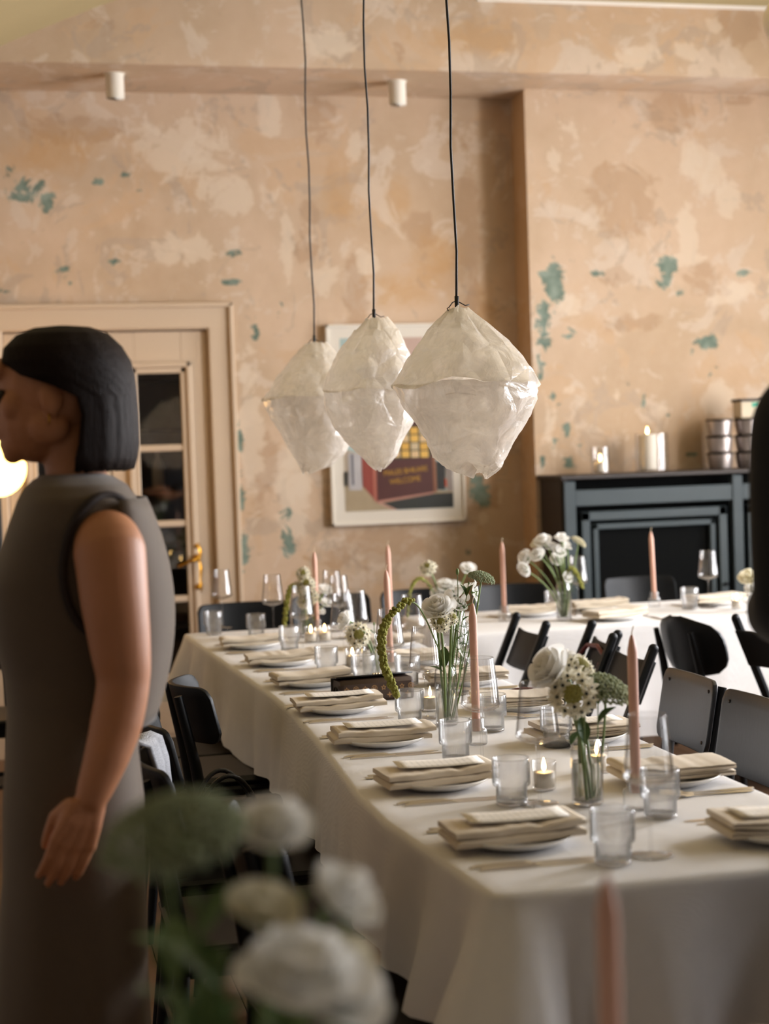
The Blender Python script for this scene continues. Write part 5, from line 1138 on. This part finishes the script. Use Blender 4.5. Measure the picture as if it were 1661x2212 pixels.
# loose back panel of the dress
d = MB(); d.quadgrid([[(.075+(.062+.052*math.sin(math.pi*min(1, max(0, (1.40-z)/.42)))**.8)*math.sqrt(max(0, 1-(y/.182)**2)), y, z) for y in np.linspace(-.178, .178, 24)] for z in np.linspace(1.385, 1.0, 20)])
po = d.build('dress_back_panel', M['dress'], wom, True); po.modifiers.new('thickness', 'SOLIDIFY').thickness = .004
tr = MB(); pts = []
def dress_y(x, z):
    zs = [r_[0] for r_ in dr][::-1]; xf, xb, hw = (float(np.interp(z, zs, [r_[k] for r_ in dr][::-1])) for k in (1, 2, 3))
    q = min(.999, abs((x-(xf+xb)/2)/((xb-xf)/2))); return -hw*(1-q**2.5)**(1/2.5)
for k in range(41):
    a = 2*math.pi*k/40; x, z = .062+.070*math.cos(a)+.006*math.sin(a), 1.275+.118*math.sin(a); pts.append((x, dress_y(x, z)-.006, z))
tr.tube(pts, .0075, 8, False); tr.build('armhole_trim', M['trim'], wom, True)
# hair bob
def hair_grid(levels, top, amp=.004, seed=0, n=72):
    m = MB(); rows = []
    for z, cx, rx, ry, a0 in levels:
        row = []
        for j in range(n+1):
            a = -a0+2*a0*j/n; st = 1+amp*12*(mnoise.noise(Vector((a*9, seed, z*1.5)))*.5+mnoise.noise(Vector((a*28, seed, z*2)))*.25); row.append((cx+rx*math.cos(a)*st, ry*math.sin(a)*st, z+(.006*mnoise.noise(Vector((a*12, 1, seed))) if z < 1.5 else 0)))
        rows.append(row)
    m.quadgrid(rows); return m
lv = [(1.688, .012, .012, .010, R(178)), (1.684, .012, .050, .042, R(178)), (1.672, .012, .080, .066, R(176)), (1.65, .012, .102, .083, R(172)), (1.625, .014, .114, .092, R(160)), (1.60, .016, .118, .096, R(132)), (1.58, .018, .118, .098, R(104)), (1.56, .020, .117, .099, R(86)), (1.53, .022, .116, .099, R(82)), (1.48, .024, .114, .098, R(86)), (1.455, .024, .110, .096, R(90)), (1.436, .024, .104, .092, R(92)), (1.432, .024, .085, .076, R(93))]
h = hair_grid(lv, 0); ho = h.build('hair', M['hair'], wom, True); sd = ho.modifiers.new('thickness', 'SOLIDIFY'); sd.thickness = .022; sd.offset = -1
for q in (-1, 1): m = MB(); m.sphere((-.097, q*.033, 1.566), .0125, 12, 8); m.build('eye', simple('dark_eye', '#20140e', .2), wom, True)
m = MB(); m.tube([(-.018, -.079, 1.533), (-.018, -.082, 1.522), (-.018, -.079, 1.516)], .0018, 6); m.build('earring', M['brass'], wom, True)
# --- man in black at the picture edge, seen from behind his left side
MX, MY = 1.292, 2.12
man = empty('person', (MX, MY, 0), 0, 'man in a black suit with bent arm, standing at the table\'s free end', 'person')
man.scale = (1.0, 1.0, 1.03); f = Vector((0, 1, 0)); s = Vector((1, 0, 0))
b = MB(); head_shapes(b, Vector((0, .02, 1.70)), f, s); cap(b, [(0, -.01, 1.50), (0, 0, 1.57), (0, .01, 1.63)], [.065, .058, .06]); cap(b, [(0, 0, 1.45), (0, 0, 1.0), (0, 0, .9)], [.09, .10, .11])
for sx in (-1, 1): cap(b, [(sx*.09, 0, .9), (sx*.09, .0, .5), (sx*.09, -.01, .08)], [.075, .055, .04])
cap(b, [(-.17, 0, 1.47), (-.20, -.005, 1.21), (-.15, .17, 1.14), (-.09, .21, 1.14)], [.035, .03, .030, .026]); hand(b, (-.09, .21, 1.14), (1, .25, 0), (0, 0, 1), (0, 1, 0), 1.0, .5)
cap(b, [(.17, 0, 1.47), (.20, -.005, 1.21), (.15, .17, 1.12), (.09, .20, 1.10)], [.035, .03, .030, .026]); hand(b, (.09, .20, 1.10), (-1, .25, 0), (0, 0, 1), (0, 1, 0), 1.0, .5)
bo = b.build('body', M['skin'], man, True, weld=False); remesh(bo, .0055, 4)
b = MB(); rows = [(1.535, .06, .07), (1.52, .085, .12), (1.495, .108, .175), (1.455, .125, .205), (1.36, .135, .212), (1.2, .13, .19), (1.08, .125, .175), (.95, .13, .19), (.80, .135, .20), (.77, .13, .197)]
b.quadgrid([[(rx*math.cos(a), -.005+ry*math.sin(a), z) for a in [2*math.pi*j/56 for j in range(56)]] for z, ry, rx in rows], closed_u=True); b.f.append(tuple(range(56))); b.f.append(tuple(range(len(b.v)-56, len(b.v))))
for sx in (-1, 1): cap(b, [(sx*.150, 0, 1.450), (sx*.188, -.008, 1.425), (sx*.205, -.02, 1.30), (sx*.208, -.02, 1.185), (sx*.17, .09, 1.155), (sx*.125, .185, 1.135)], [.060, .062, .057, .053, .049, .040])
jo = b.build('jacket', M['suit'], man, True, weld=False); remesh(jo, .007, 14)
b = MB()
for sx in (-1, 1): cap(b, [(sx*.092, 0, .84), (sx*.095, 0, .48), (sx*.097, -.005, .07)], [.098, .078, .064])
to = b.build('trousers', M['suit'], man, True, weld=False); remesh(to, .008, 4)
for sx in (-1, 1): b = MB(); b.sphere((sx*.097, .06, .045), .045, 14, 9, (1, 3.0, .95)); b.v = [(x, y, max(0, z)) for x, y, z in b.v]; b.build('shoe', M['shoe'], man, True)
b = MB(); b.tube([(0.066*math.cos(a), -.005+.062*math.sin(a), 1.535) for a in np.linspace(0, 2*math.pi, 21)], .012, 8, False); b.build('shirt_collar', M['shirt'], man, True)
lv = [(1.822, .0, .012, .010, R(179)), (1.815, .0, .055, .05, R(179)), (1.79, .0, .092, .075, R(176)), (1.76, .0, .102, .084, R(150)), (1.72, .0, .104, .086, R(110)), (1.68, .0, .102, .084, R(88)), (1.64, .0, .09, .07, R(75))]
h = hair_grid(lv, 0, .002, 4); h.v = [(y, .012-x, z) for x, y, z in h.v]; ho = h.build('hair', M['hair'], man, True); sd = ho.modifiers.new('thickness', 'SOLIDIFY'); sd.thickness = .012; sd.offset = -1
